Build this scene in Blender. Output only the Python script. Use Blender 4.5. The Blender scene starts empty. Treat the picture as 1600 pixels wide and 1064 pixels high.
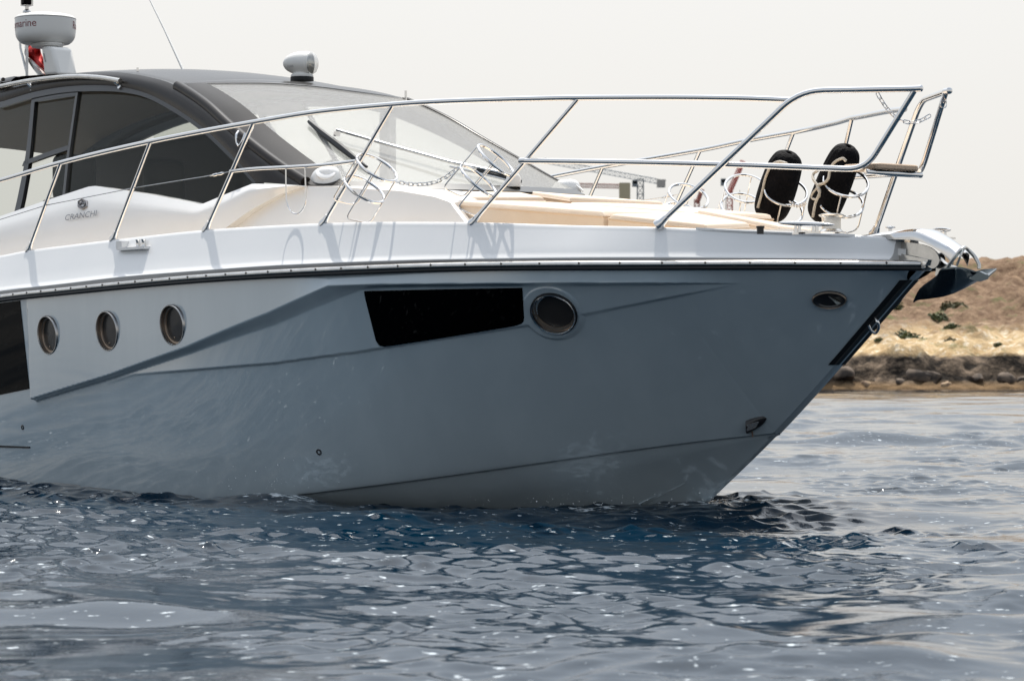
import bpy, math, random
import numpy as np
from mathutils import Vector, Matrix
R = math.radians
random.seed(7); rng = np.random.default_rng(11)
sc = bpy.context.scene
col = sc.collection

# ------------------------------------------------------------------ camera, sky, sun, exposure
CAM_H = 0.75; FPX = 4444.0; HOR = 585.0          # camera height, focal length in 1600-px units, horizon row
cam_d = bpy.data.cameras.new("camera"); cam = bpy.data.objects.new("camera", cam_d); col.objects.link(cam)
cam.location = (0, 0, CAM_H); cam.rotation_euler = (R(90), 0, 0)
cam_d.sensor_width = 36.0; cam_d.lens = FPX/1600*36.0
cam_d.shift_y = (HOR-532)/1600.0
cam_d.clip_start = 0.5; cam_d.clip_end = 12000
cam_d.dof.use_dof = True; cam_d.dof.focus_distance = 17.5; cam_d.dof.aperture_fstop = 8.5
sc.camera = cam

SUN_EL, SUN_AZ = 64.0, 2.0        # azimuth measured from +Y (straight behind the boat) towards +X
w = bpy.data.worlds.new("World"); sc.world = w; w.use_nodes = True
nt = w.node_tree; nt.nodes.clear()
wo = nt.nodes.new("ShaderNodeOutputWorld"); bg = nt.nodes.new("ShaderNodeBackground")
sky = nt.nodes.new("ShaderNodeTexSky"); sky.sky_type = 'NISHITA'; sky.sun_disc = False
sky.sun_elevation = R(SUN_EL); sky.sun_rotation = R(SUN_AZ); sky.dust_density = 6.0; sky.air_density = 1.2
geo = nt.nodes.new("ShaderNodeTexCoord"); sep = nt.nodes.new("ShaderNodeSeparateXYZ")
ramp = nt.nodes.new("ShaderNodeValToRGB")
for i, (p, c) in enumerate([(0.0, (.83, .81, .77)), (.13, (.79, .78, .76)), (.30, (.66, .72, .795)), (.6, (.50, .575, .68)), (1.0, (.36, .44, .57))]):
    e = ramp.color_ramp.elements[i] if i < 2 else ramp.color_ramp.elements.new(p)
    e.position = p; e.color = (*c, 1)
mul = nt.nodes.new("ShaderNodeVectorMath"); mul.operation = 'SCALE'; mul.inputs['Scale'].default_value = 10.0
mix = nt.nodes.new("ShaderNodeMix"); mix.data_type = 'RGBA'; mix.inputs[0].default_value = 0.88
nt.links.new(geo.outputs['Generated'], sep.inputs[0]); nt.links.new(sep.outputs['Z'], ramp.inputs[0])
nt.links.new(ramp.outputs[0], mul.inputs[0])
nt.links.new(sky.outputs[0], mix.inputs[6]); nt.links.new(mul.outputs[0], mix.inputs[7])
sdv_ = (math.sin(R(SUN_AZ))*math.cos(R(SUN_EL)), math.cos(R(SUN_AZ))*math.cos(R(SUN_EL)), math.sin(R(SUN_EL)))
dt = nt.nodes.new("ShaderNodeVectorMath"); dt.operation = 'DOT_PRODUCT'; dt.inputs[1].default_value = sdv_; nt.links.new(geo.outputs['Generated'], dt.inputs[0])
pw = nt.nodes.new("ShaderNodeMath"); pw.operation = 'POWER'; pw.use_clamp = True; pw.inputs[1].default_value = 5.0; nt.links.new(dt.outputs['Value'], pw.inputs[0])
au = nt.nodes.new("ShaderNodeVectorMath"); au.operation = 'SCALE'; au.inputs[0].default_value = (17.0, 17.0, 16.8); nt.links.new(pw.outputs[0], au.inputs['Scale'])   # bright haze round the sun
ad = nt.nodes.new("ShaderNodeVectorMath"); ad.operation = 'ADD'; nt.links.new(mix.outputs[2], ad.inputs[0]); nt.links.new(au.outputs[0], ad.inputs[1])
nt.links.new(ad.outputs[0], bg.inputs[0]); bg.inputs[1].default_value = 0.1
nt.links.new(bg.outputs[0], wo.inputs[0])
sun_d = bpy.data.lights.new("sun", 'SUN'); sun = bpy.data.objects.new("sun", sun_d); col.objects.link(sun)
sun_d.energy = 4.6; sun_d.angle = R(0.5); sun_d.color = (1.0, .95, .87)
sdir = Vector((math.sin(R(SUN_AZ))*math.cos(R(SUN_EL)), math.cos(R(SUN_AZ))*math.cos(R(SUN_EL)), math.sin(R(SUN_EL))))
sun.rotation_euler = sdir.to_track_quat('Z', 'Y').to_euler(); sun.location = sdir*200
sc.view_settings.view_transform = 'Standard'; sc.view_settings.look = 'None'
sc.view_settings.exposure = 0.14; sc.view_settings.gamma = 1.0
sc.cycles.max_bounces = 10; sc.cycles.transparent_max_bounces = 16; sc.cycles.glossy_bounces = 5
sc.cycles.caustics_reflective = False; sc.cycles.caustics_refractive = False
sc.cycles.sample_clamp_indirect = 6.0; sc.cycles.sample_clamp_direct = 40.0
try:
    sc.cycles.use_denoising = True
except Exception: pass

# ------------------------------------------------------------------ materials
def mat(name, color, rough=.5, metal=0.0, coat=0.0, spec=.5, ior=None, emis=None):
    m = bpy.data.materials.new(name); m.use_nodes = True
    b = m.node_tree.nodes['Principled BSDF']
    b.inputs['Base Color'].default_value = (*color, 1); b.inputs['Roughness'].default_value = rough
    b.inputs['Metallic'].default_value = metal; b.inputs['Coat Weight'].default_value = coat
    b.inputs['Coat Roughness'].default_value = .03
    b.inputs['Specular IOR Level'].default_value = spec
    if ior: b.inputs['IOR'].default_value = ior
    return m
def noise_tint(m, c2, scale=3.0, detail=5, lo=.4, hi=.7, bump=0.0, bscale=None, coord='Object', stretch=None):
    """mix the base colour with c2 by noise; optional bump"""
    t = m.node_tree; b = t.nodes['Principled BSDF']; c1 = tuple(b.inputs['Base Color'].default_value)
    tc = t.nodes.new('ShaderNodeTexCoord'); n = t.nodes.new('ShaderNodeTexNoise'); n.inputs['Scale'].default_value = scale; n.inputs['Detail'].default_value = detail
    src = tc.outputs[coord]
    if stretch:
        mp = t.nodes.new('ShaderNodeMapping'); mp.inputs['Scale'].default_value = stretch; t.links.new(src, mp.inputs[0]); src = mp.outputs[0]
    t.links.new(src, n.inputs['Vector'])
    r = t.nodes.new('ShaderNodeMapRange'); r.inputs[1].default_value = lo; r.inputs[2].default_value = hi; t.links.new(n.outputs['Fac'], r.inputs[0])
    x = t.nodes.new('ShaderNodeMix'); x.data_type = 'RGBA'; x.inputs[6].default_value = c1; x.inputs[7].default_value = (*c2, 1)
    t.links.new(r.outputs[0], x.inputs[0]); t.links.new(x.outputs[2], b.inputs['Base Color'])
    if bump:
        n2 = t.nodes.new('ShaderNodeTexNoise'); n2.inputs['Scale'].default_value = bscale or scale*4; n2.inputs['Detail'].default_value = 4
        t.links.new(src, n2.inputs['Vector']); bp = t.nodes.new('ShaderNodeBump'); bp.inputs['Strength'].default_value = bump; bp.inputs['Distance'].default_value = .02
        t.links.new(n2.outputs['Fac'], bp.inputs['Height']); t.links.new(bp.outputs[0], b.inputs['Normal'])
    return m
def glass(name, tint, refl_rough=.0, ior=1.45, sky_veil=0.0):
    m = bpy.data.materials.new(name); m.use_nodes = True; t = m.node_tree; t.nodes.clear()
    o = t.nodes.new('ShaderNodeOutputMaterial'); tr = t.nodes.new('ShaderNodeBsdfTransparent'); gl = t.nodes.new('ShaderNodeBsdfGlossy')
    fr = t.nodes.new('ShaderNodeFresnel'); fr.inputs[0].default_value = ior; mx = t.nodes.new('ShaderNodeMixShader')
    tr.inputs[0].default_value = (*tint, 1); gl.inputs['Roughness'].default_value = refl_rough
    gm = t.nodes.new('ShaderNodeNewGeometry'); inv = t.nodes.new('ShaderNodeMath'); inv.operation = 'SUBTRACT'; inv.inputs[0].default_value = 1.0
    fm = t.nodes.new('ShaderNodeMath'); fm.operation = 'MULTIPLY'; t.links.new(gm.outputs['Backfacing'], inv.inputs[1]); t.links.new(inv.outputs[0], fm.inputs[0]); t.links.new(fr.outputs[0], fm.inputs[1])
    t.links.new(fm.outputs[0], mx.inputs[0]); t.links.new(tr.outputs[0], mx.inputs[1]); t.links.new(gl.outputs[0], mx.inputs[2])
    if sky_veil:
        df = t.nodes.new('ShaderNodeBsdfDiffuse'); df.inputs[0].default_value = (.78, .77, .75, 1); m2 = t.nodes.new('ShaderNodeMixShader'); m2.inputs[0].default_value = sky_veil  # pale diffuse share brightens the pane, standing in for reflected sky
        t.links.new(mx.outputs[0], m2.inputs[1]); t.links.new(df.outputs[0], m2.inputs[2]); t.links.new(m2.outputs[0], o.inputs[0])
    else: t.links.new(mx.outputs[0], o.inputs[0])
    return m
M = {}
M['hull'] = noise_tint(mat('hull_gelcoat', (.39, .463, .505), .16, 0, .7), (.425, .50, .54), 2.2, 5, .42, .72, coord='Object', stretch=(2.2, 2.2, .45))
M['hull'].node_tree.nodes['Principled BSDF'].inputs['Coat Weight'].default_value = 1.0; M['hull'].node_tree.nodes['Principled BSDF'].inputs['Coat IOR'].default_value = 1.75
M['white'] = noise_tint(mat('white_gelcoat', (.80, .79, .775), .22, 0, .4), (.77, .76, .745), 2.5, 4)
M['topside'] = noise_tint(mat('topside_gelcoat', (.80, .795, .785), .25, 0, .35), (.77, .77, .765), 2.0, 4)
M['steel'] = mat('polished_steel', (.72, .71, .70), .07, 1.0)
M['brushed'] = noise_tint(mat('brushed_steel', (.60, .585, .56), .22, 1.0), (.5, .49, .47), 14, 4)
M['rubber'] = mat('black_rubber', (.010, .012, .014), .45, 0, 0, .3)
M['blackglass'] = mat('black_glass', (.001, .001, .0012), .02, 0, 0, .04)
M['hardtop'] = noise_tint(mat('hardtop_paint', (.016, .0135, .0125), .25, 0, .03, .14), (.022, .019, .017), 3)
M['frame'] = mat('black_frame', (.012, .012, .012), .3)
M['winframe'] = mat('window_frame', (.035, .034, .033), .3)
M['glass'] = glass('clear_tinted_glass', (.97, .97, .96), 0, 3.2, .17)
M['sideglass'] = glass('smoked_glass', (.86, .87, .85), 0, 1.30)
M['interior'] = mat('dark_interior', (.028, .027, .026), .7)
M['headliner'] = mat('headliner', (.09, .082, .075), .8)
M['dash'] = mat('dash_vinyl', (.32, .31, .30), .6)
M['cushion'] = noise_tint(mat('tan_vinyl', (.70, .58, .46), .55, 0, 0, .3), (.66, .54, .42), 3.5, 4, bump=.12, bscale=20)
M['piping'] = mat('piping_vinyl', (.60, .46, .33), .5)
M['teak'] = noise_tint(mat('teak', (.64, .47, .33), .5), (.5, .36, .24), 30, 4, stretch=(1, 8, 1))
M['sidedeck'] = mat('cream_deck', (.72, .60, .46), .6)
M['fabric'] = noise_tint(mat('black_fabric', (.002, .002, .003), .8, 0, 0, .12), (.005, .0045, .006), 14, 4, bump=.5, bscale=40)
M['rope'] = noise_tint(mat('rope', (.55, .50, .42), .7), (.35, .3, .24), 60, 3)
M['radar'] = mat('radar_plastic', (.74, .73, .70), .35)
M['redtext'] = mat('dark_red_lettering', (.19, .02, .03), .5)
M['blackplastic'] = mat('black_plastic', (.015, .015, .017), .3)
M['anchor'] = noise_tint(mat('galvanised_dark', (.10, .125, .14), .22, .9), (.07, .09, .10), 9, 4)
M['lens'] = mat('lamp_lens', (.55, .55, .5), .05, .7)
M['portglass'] = mat('porthole_glass', (.035, .032, .03), .25, 0, .2, .3)
M['chrome_text'] = mat('chrome_lettering', (.16, .16, .175), .3, .5)
M['rust'] = mat('rust_streak', (.26, .18, .13), .6)

# ------------------------------------------------------------------ object helpers
def tag(o, label=None, cat=None, group=None, kind=None):
    if label: o['label'] = label
    if cat: o['category'] = cat
    if group: o['group'] = group
    if kind: o['kind'] = kind
    return o
def empty(name, loc=(0, 0, 0), rz=0):
    o = bpy.data.objects.new(name, None); col.objects.link(o); o.location = loc; o.rotation_euler = (0, 0, rz); o.empty_display_size = .2
    return o
def mesh_obj(name, V, F, m, parent=None, smooth=True, sharp=None):
    me = bpy.data.meshes.new(name)
    me.from_pydata([tuple(map(float, p)) for p in V], [], F); me.validate(); me.update()
    if smooth: me.polygons.foreach_set('use_smooth', [True]*len(me.polygons))
    if sharp: me.set_sharp_from_angle(angle=R(sharp))
    if m: me.materials.append(m)
    o = bpy.data.objects.new(name, me); col.objects.link(o)
    if parent: o.parent = parent
    return o
class MB:
    def __init__(s): s.V = []; s.F = []
    def add(s, V, F):
        k = len(s.V); s.V += [tuple(v) for v in V]; s.F += [tuple(i+k for i in f) for f in F]; return s
    def tube(s, path, r, seg=10, closed=False, cap=True):
        P = [np.array(p, float) for p in path]; n = len(P)
        rs = r if hasattr(r, '__len__') else [r]*n
        T = []
        for i in range(n):
            a = P[(i-1) % n] if (closed or i > 0) else P[i]; b = P[(i+1) % n] if (closed or i < n-1) else P[i]
            t = b-a; T.append(t/(np.linalg.norm(t)+1e-12))
        ref = np.array([0, 0, 1.0]) if abs(T[0][2]) < .9 else np.array([1.0, 0, 0])
        nrm = np.cross(T[0], ref); nrm /= np.linalg.norm(nrm)
        V = []; F = []
        for i in range(n):
            nrm = nrm - T[i]*np.dot(nrm, T[i]); nrm /= np.linalg.norm(nrm); bi = np.cross(T[i], nrm)
            for k in range(seg):
                a = 2*math.pi*k/seg; V.append(P[i]+rs[i]*(math.cos(a)*nrm+math.sin(a)*bi))
        m = n if closed else n-1
        for i in range(m):
            j = (i+1) % n
            for k in range(seg): F.append((i*seg+k, i*seg+(k+1) % seg, j*seg+(k+1) % seg, j*seg+k))
        if cap and not closed:
            F.append(tuple(range(seg))[::-1]); F.append(tuple((n-1)*seg+k for k in range(seg)))
        return s.add(V, F)
    def lathe(s, prof, c, axis=(0, 0, 1), seg=28, ref=None, sx=1.0, sy=1.0):
        """prof: list of (radius, height along axis)"""
        a = np.array(axis, float); a /= np.linalg.norm(a); c = np.array(c, float)
        r0 = np.array(ref if ref is not None else ((1, 0, 0) if abs(a[0]) < .9 else (0, 1, 0)), float)
        x = r0-a*np.dot(r0, a); x /= np.linalg.norm(x); y = np.cross(a, x)
        V = []; F = []
        for (r, h) in prof:
            for k in range(seg):
                t = 2*math.pi*k/seg; V.append(c+a*h+r*(sx*math.cos(t)*x+sy*math.sin(t)*y))
        for i in range(len(prof)-1):
            for k in range(seg): F.append((i*seg+k, i*seg+(k+1) % seg, (i+1)*seg+(k+1) % seg, (i+1)*seg+k))
        if prof[0][0] > 1e-5: F.append(tuple(range(seg))[::-1])
        if prof[-1][0] > 1e-5: F.append(tuple((len(prof)-1)*seg+k for k in range(seg)))
        return s.add(V, F)
    def box(s, c, size, X=(1, 0, 0), Y=(0, 1, 0), Z=(0, 0, 1)):
        c = np.array(c, float); X = np.array(X, float); Y = np.array(Y, float); Z = np.array(Z, float)
        V = [c+X*size[0]/2*i+Y*size[1]/2*j+Z*size[2]/2*k for k in (-1, 1) for j in (-1, 1) for i in (-1, 1)]
        return s.add(V, [(0, 2, 3, 1), (4, 5, 7, 6), (0, 1, 5, 4), (2, 6, 7, 3), (0, 4, 6, 2), (1, 3, 7, 5)])
    def grid(s, G, closed=False):
        G = np.asarray(G, float); n, m = G.shape[:2]; V = G.reshape(-1, 3); F = []
        for i in range(n-1):
            for j in range(m-1): F.append((i*m+j, (i+1)*m+j, (i+1)*m+j+1, i*m+j+1))
            if closed: F.append((i*m+m-1, (i+1)*m+m-1, (i+1)*m, i*m))
        return s.add(V, F)
    def shell(s, G, thick, nrm):
        """grid with an offset copy and closed rims: a plate of real thickness"""
        G = np.asarray(G, float); n, m = G.shape[:2]; G2 = G-np.asarray(nrm, float)*thick
        s.grid(G); s.grid(G2[:, ::-1])
        for A, B in ((G[0], G2[0]), (G[-1, ::-1], G2[-1, ::-1]), (G[::-1, 0], G2[::-1, 0]), (G[:, -1], G2[:, -1])):
            s.grid(np.stack([B, A]))
        return s
    def slab(s, poly, off):
        """polygon (3d points) extruded by the vector off"""
        P = [np.array(p, float) for p in poly]; o = np.array(off, float); n = len(P)
        return s.add(P+[p+o for p in P], [tuple(range(n))[::-1], tuple(range(n, 2*n))]+[(i, (i+1) % n, n+(i+1) % n, n+i) for i in range(n)])
    def build(s, name, m, parent=None, smooth=True, sharp=40):
        return mesh_obj(name, s.V, s.F, m, parent, smooth, sharp)
def pchip(xs, ys):
    xs = np.array(xs, float); ys = np.array(ys, float); h = np.diff(xs); d = np.diff(ys)/h
    m = np.zeros_like(xs)
    for i in range(1, len(xs)-1):
        if d[i-1]*d[i] > 0:
            w1 = 2*h[i]+h[i-1]; w2 = h[i]+2*h[i-1]; m[i] = (w1+w2)/(w1/d[i-1]+w2/d[i])
    m[0] = d[0]; m[-1] = d[-1]
    def f(x):
        x = np.asarray(x, float); xc = np.clip(x, xs[0], xs[-1]); i = np.clip(np.searchsorted(xs, xc)-1, 0, len(xs)-2)
        t = (xc-xs[i])/h[i]; t2 = t*t; t3 = t2*t
        return (2*t3-3*t2+1)*ys[i]+(t3-2*t2+t)*h[i]*m[i]+(-2*t3+3*t2)*ys[i+1]+(t3-t2)*h[i]*m[i+1]
    return f
def dense(pts, n=8, closed=False):
    """Catmull-Rom through points"""
    P = [np.array(p, float) for p in pts]; out = []; N = len(P); m = N if closed else N-1
    for i in range(m):
        p0 = P[(i-1) % N] if (closed or i > 0) else 2*P[0]-P[1]; p1 = P[i]; p2 = P[(i+1) % N]
        p3 = P[(i+2) % N] if (closed or i < N-2) else 2*P[-1]-P[-2]
        for k in range(n):
            t = k/n; out.append(.5*(2*p1+(p2-p0)*t+(2*p0-5*p1+4*p2-p3)*t*t+(3*p1-p0-3*p2+p3)*t**3))
    if not closed: out.append(P[-1])
    return out
def fillet(pts, r, n=5):
    """round the inner corners of a polyline"""
    P = [np.array(p, float) for p in pts]; out = [P[0]]
    for i in range(1, len(P)-1):
        a = P[i-1]-P[i]; b = P[i+1]-P[i]; la = np.linalg.norm(a); lb = np.linalg.norm(b); q = min(r, la*.45, lb*.45)
        s = P[i]+a/la*q; e = P[i]+b/lb*q
        for k in range(n+1):
            t = k/n; out.append((1-t)**2*s+2*t*(1-t)*P[i]+t*t*e)
    out.append(P[-1]); return out

# ------------------------------------------------------------------ the boat's own frame
# u = metres aft of the stem head, v = metres to starboard (towards the viewer), z = metres above the water
PHI = R(53)
HD = np.array([math.cos(PHI), -math.sin(PHI)]); SB = np.array([-math.sin(PHI), -math.cos(PHI)]); TIP = np.array([2.12698, 14.58687])
def L(u, v, z): return (-u, -v, z)                       # boat frame -> local coordinates of the yacht Empty
def px_of(u, v):
    X = TIP-HD*u+SB*v if np.ndim(u) == 0 and np.ndim(v) == 0 else None
    if X is not None: return 800+FPX*X[0]/X[1], X[1]
    x = TIP[0]-HD[0]*u+SB[0]*v; y = TIP[1]-HD[1]*u+SB[1]*v
    return 800+FPX*x/y, y
def zline(u, v, line):
    """height of a boat line of known plan (u, v) whose row in the survey photograph is line(x)"""
    x, Y = px_of(u, v); return CAM_H+(HOR-line(x))/FPX*Y
def ray(px, py):
    d = np.array([(px-800)/FPX, 1.0]); zz = (HOR-py)/FPX
    return lambda lam: (-(d*lam-TIP)@HD, (d*lam-TIP)@SB, CAM_H+zz*lam)
def Pv(px, py, v):
    d = np.array([(px-800)/FPX, 1.0]); lam = (v+TIP@SB)/(d@SB); u, vv, z = ray(px, py)(lam); return np.array([u, v, z])
def Pu(px, py, u):
    d = np.array([(px-800)/FPX, 1.0]); lam = (-u+TIP@HD)/(d@HD); uu, v, z = ray(px, py)(lam); return np.array([u, v, z])
_LAM = np.linspace(9, 36, 700)
def Ps(px, py, F):
    """first hit of a sight line with the surface v = F(u, z)"""
    d = np.array([(px-800)/FPX, 1.0]); zz = (HOR-py)/FPX
    a, b = 9.0, 36.0; lam = _LAM
    for it in range(3):
        Q = d[None]*lam[:, None]-TIP; u = -(Q@HD); v = Q@SB; z = CAM_H+zz*lam; f = v-F(u, z)
        k = np.nonzero((f[:-1] > 0) & (f[1:] <= 0))[0]
        k = int(k[0]) if len(k) else int(np.argmin(np.abs(f[:-1])))
        if it < 2: lam = np.linspace(lam[k], lam[k+1], 30)
    t = f[k]/(f[k]-f[k+1]) if f[k] != f[k+1] else 0; t = min(max(t, 0), 1); l = lam[k]*(1-t)+lam[k+1]*t
    q = d*l-TIP; return np.array([-(q@HD), q@SB, CAM_H+zz*l])
def poly(pts):
    xs, ys = zip(*sorted(pts)); return pchip(xs, ys)
def loc(p): return L(*p)

yacht = empty('motor_yacht', (TIP[0], TIP[1], 0), -PHI)
tag(yacht, 'pale grey and white motor yacht with dark arched hardtop and steel bow rail', 'yacht')

# plan curves (half breadths)
BR = pchip([-.02, .0, .1, .25, .5, 1, 1.5, 2, 2.64, 3.78, 4.88, 6, 8, 11.2], [.035, .05, .125, .237, .425, .795, 1.13, 1.42, 1.69, 1.90, 1.96, 1.99, 1.99, 1.92])   # rub rail
BG = lambda u: np.maximum(BR(u)-np.interp(u, [0, .3, 1, 1.6], [.07, .09, .125, .17]), .02)                 # gunwale edge
RL = lambda u: np.maximum(BR(u)-np.interp(u, [0, .3, 1, 1.6], [-.05, .02, .115, .185]), .02)                 # guard rail
BC = pchip([1.131, 1.3, 1.5, 2, 2.5, 3.15, 4, 5, 7, 11.2], [.03, .15, .29, .64, .99, 1.39, 1.66, 1.77, 1.81, 1.78])
HT = poly([(-1200, 628), (-300, 512), (0, 472), (31, 468), (100, 461), (200, 451), (300, 442.5), (400, 436), (500, 431), (600, 427), (700, 424), (850, 422), (1000, 421.5), (1200, 421), (1300, 421.5), (1448, 422)])
CHL = poly([(-900, 830), (0, 812), (250, 795), (545, 763), (700, 743), (850, 722), (1000, 701), (1110, 687), (1215, 676)])
GT = poly([(-900, 540), (-300, 452), (0, 399.5), (45, 391), (115, 382), (200, 372), (330, 358.5), (400, 354), (505, 349), (600, 347), (700, 347.3), (735, 347.7), (900, 352.5), (1000, 354.5), (1100, 358), (1160, 360.5), (1220, 363), (1300, 366.5), (1395, 371), (1440, 373)])
BB = poly([(-900, 590), (-300, 497), (0, 454), (100, 442.5), (200, 431), (300, 423), (450, 413), (700, 404.5), (1000, 401.5), (1200, 402.5), (1400, 405), (1448, 406)])
def ZR(u): return zline(u, BR(u), HT)
ZST = pchip([-.05, 0, 1.131, 1.77, 2.2, 3.2, 5, 11.2], [1.355, 1.316, .433, 0, -.30, -.58, -.62, -.55])      # stem and keel profile
_us = np.linspace(-.02, 11.2, 1123); _zr = ZR(_us)
ZR_ = lambda u: np.interp(u, _us, _zr)
zst = lambda u: np.minimum(ZST(u), ZR_(u)-.003)
_zc0 = zline(_us, BC(np.maximum(_us, 1.131)), CHL)         # chine height, run on straight ahead of the stem
_k = np.searchsorted(_us, 1.131); _sl = -.09
_zcx = np.where(_us < 1.131, .433+_sl*(_us-1.131), _zc0)
_p = np.interp(_us, [0, 1.3, 2.5, 4, 6], [1.0, 1.0, .86, .75, .75])
_t = np.clip((zst(_us)-_zcx)/(_zr-_zcx), 0, .93)
_bcx = np.where(_us < 1.131, (.03-BR(_us)*_t**_p)/(1-_t**_p), BC(_us))   # chine breadth, negative ahead of the stem so the flare stays smooth
ZC_ = lambda u: np.where(np.asarray(u) < 1.131, zst(u), np.interp(u, _us, _zcx))
def Vh(u, z):
    u = np.asarray(u, float); zr = ZR_(u); zc = np.interp(u, _us, _zcx); t = np.clip((z-zc)/(zr-zc), 0, 1)
    bc = np.interp(u, _us, _bcx); return np.maximum(bc+(BR(u)-bc)*t**np.interp(u, _us, _p), .03)
def Vhs(u, z): return np.where((u >= 0) & (u <= 11.2), Vh(u, z), -5.0)

# --- sculpted panel on the topsides (real relief)
def uvline(pts): 
    Q = [Ps(x, y, Vhs) for x, y in pts]; Q.sort(key=lambda q: q[0]); return np.array([q[0] for q in Q]), np.array([q[2] for q in Q])
UA, ZA = uvline([(57, 624), (180, 586), (300, 543), (430, 489), (523, 446.5), (600, 444.5), (750, 443.5), (900, 442.5), (1050, 442.5), (1155, 443)])
UA2, ZA2 = uvline([(57, 627), (180, 590.5), (300, 551.5), (430, 508), (566, 452.5), (620, 449.5), (750, 447.5), (900, 446), (1050, 444.5), (1155, 443.6)])
UB, ZB = uvline([(57, 628), (130, 612), (210, 586), (300, 578.5), (430, 568), (560, 550.5), (640, 537.5), (830, 508.5), (905, 494), (1000, 475), (1100, 455), (1155, 444)])
PORT4 = Ps(865, 489.5, Vhs)
PORTS = []; PORTS_ = [((x, y), r) for x, y, r in ((76, 523.5, .125), (168.8, 517.2, .125), (270.8, 508.2, .125), (865, 489.5, .131))]
def relief(u, z, hole_=True):
    zr = ZR_(u); za = np.interp(u, UA, ZA); za2 = np.interp(u, UA2, ZA2); zb = np.interp(u, UB, ZB)
    fade = np.clip((u-UA[0])/.35, 0, 1)*np.clip((UA[-1]+.01-u)/.02, 0, 1)
    up = np.where(z >= za, .05*np.clip((zr-z)/np.maximum(zr-za, .02), 0, 1), .05*np.clip((z-za2)/np.maximum(za-za2, .006), 0, 1))
    sd = z-zb                                              # above the lower edge: inside the panel
    dc = .168-np.sqrt((u-PORT4[0])**2+(Vh(u, z)-PORT4[1])**2+(z-PORT4[2])**2)
    sd = np.maximum(sd, dc)
    lo = .016*np.clip(sd/.007+.5, 0, 1)*np.clip((za2+.02-z)/.02, 0, 1)*np.clip(1-(z-zb)/np.maximum(za2-zb, .03)*.8, .2, 1)*np.clip((UB[-1]-.9-u)/.8, 0.0, 1)
    lo = np.maximum(lo, .016*np.clip(dc/.007+.5, 0, 1))
    hole = 0
    if not hole_: return (up+lo)*fade
    for q, r in PORTS: hole = hole-.055*np.clip((r*.90-np.sqrt((u-q[0])**2+(Vh(u, z)-q[1])**2+(z-q[2])**2))/.004+.5, 0, 1)
    return (up+lo)*fade+hole
def Vr(u, z): return Vh(u, z)+relief(u, z)
def Vr0(u, z): return np.where((u >= 0) & (u <= 11.2), Vh(u, z)+relief(u, z, False), -5.0)
for (x_, y_), r_ in PORTS_:
    q_ = Ps(x_, y_, Vr0); q_[1] = float(Vh(q_[0], q_[2])); PORTS.append((q_, r_))
def Vrs(u, z): return np.where((u >= 0) & (u <= 11.2), Vr(u, z), -5.0)
def hull_n(p, F=None):
    F = F or Vh; e = .01; u, v, z = p
    n = np.array([-(F(u+e, z)-F(u-e, z))/(2*e), 1, -(F(u, z+e)-F(u, z-e))/(2*e)], float); return n/np.linalg.norm(n)

# --- hull mesh: topsides both sides with the relief, chine flat, bottom, transom
uu = np.concatenate([np.linspace(.0, 7.4, 1180), np.linspace(7.45, 11.2, 60)]); tt = np.linspace(0, 1, 210)
U2 = uu[:, None]+0*tt[None]; Z2 = ZC_(uu)[:, None]*(1-tt)+ZR_(uu)[:, None]*tt
V2 = Vr(U2, Z2)
hm = MB()
Gs = np.stack([-U2, -V2, Z2], -1); Gp = np.stack([-U2, V2, Z2], -1)
def np_grid_obj(name, grids, m, parent, extra=None, sharp=None):
    Vs = []; Fs = []; k = 0
    for G in grids:
        n, mm = G.shape[:2]; idx = np.arange(n*mm).reshape(n, mm)+k
        Fs.append(np.stack([idx[:-1, :-1], idx[1:, :-1], idx[1:, 1:], idx[:-1, 1:]], -1).reshape(-1, 4)); Vs.append(G.reshape(-1, 3)); k += n*mm
    V = np.concatenate(Vs).astype(np.float32); F = np.concatenate(Fs).astype(np.int32)
    me = bpy.data.meshes.new(name); me.vertices.add(len(V)); me.vertices.foreach_set('co', V.ravel())
    me.loops.add(F.size); me.loops.foreach_set('vertex_index', F.ravel()); me.polygons.add(len(F))
    me.polygons.foreach_set('loop_start', np.arange(0, F.size, 4, dtype=np.int32)); me.polygons.foreach_set('loop_total', np.full(len(F), 4, np.int32))
    me.polygons.foreach_set('use_smooth', np.ones(len(F), bool)); me.update(); me.validate()
    if sharp: me.set_sharp_from_angle(angle=R(sharp))
    if m: me.materials.append(m)
    o = bpy.data.objects.new(name, me); col.objects.link(o)
    if parent: o.parent = parent
    return o
ub = np.concatenate([np.linspace(1.131, 3, 60), np.linspace(3.1, 11.2, 50)])
keel_z = ZST
grids = [Gs, Gp[:, ::-1]]
for s in (1, -1):
    rows = []
    for q in (0, .03, .04, .25, .5, .75, 1.0):            # chine edge, chine flat, then the bottom to the keel
        bc = BC(ub); zc = ZC_(ub)
        if q <= .04: v = np.maximum(bc-q*.9, .02); z = zc+ (0 if q == 0 else .006 if q == .03 else -.012)
        else:
            t = (q-.04)/.96; v = (bc-.036)*(1-t)**1.08+.016*t; v = np.maximum(v, .016); z = (zc-.012)*(1-t)+keel_z(ub)*t
        rows.append(np.stack([-ub, -s*v, z], -1))
    G = np.stack(rows); grids.append(G if s > 0 else G[::-1])
su = np.linspace(0, 1.131, 30)                             # narrow rounded stem face
st = np.stack([np.stack([-su+(.012 if abs(k) < .5 else 0), -k*.03+0*su, zst(su)], -1) for k in (-1, -.6, 0, .6, 1)])
grids.append(st)
su = np.linspace(1.131, 2.6, 30); grids.append(np.stack([np.stack([-su+(.01 if k == 0 else 0), -k*.018+0*su, keel_z(su)], -1) for k in (-1, 0, 1)]))
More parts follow.
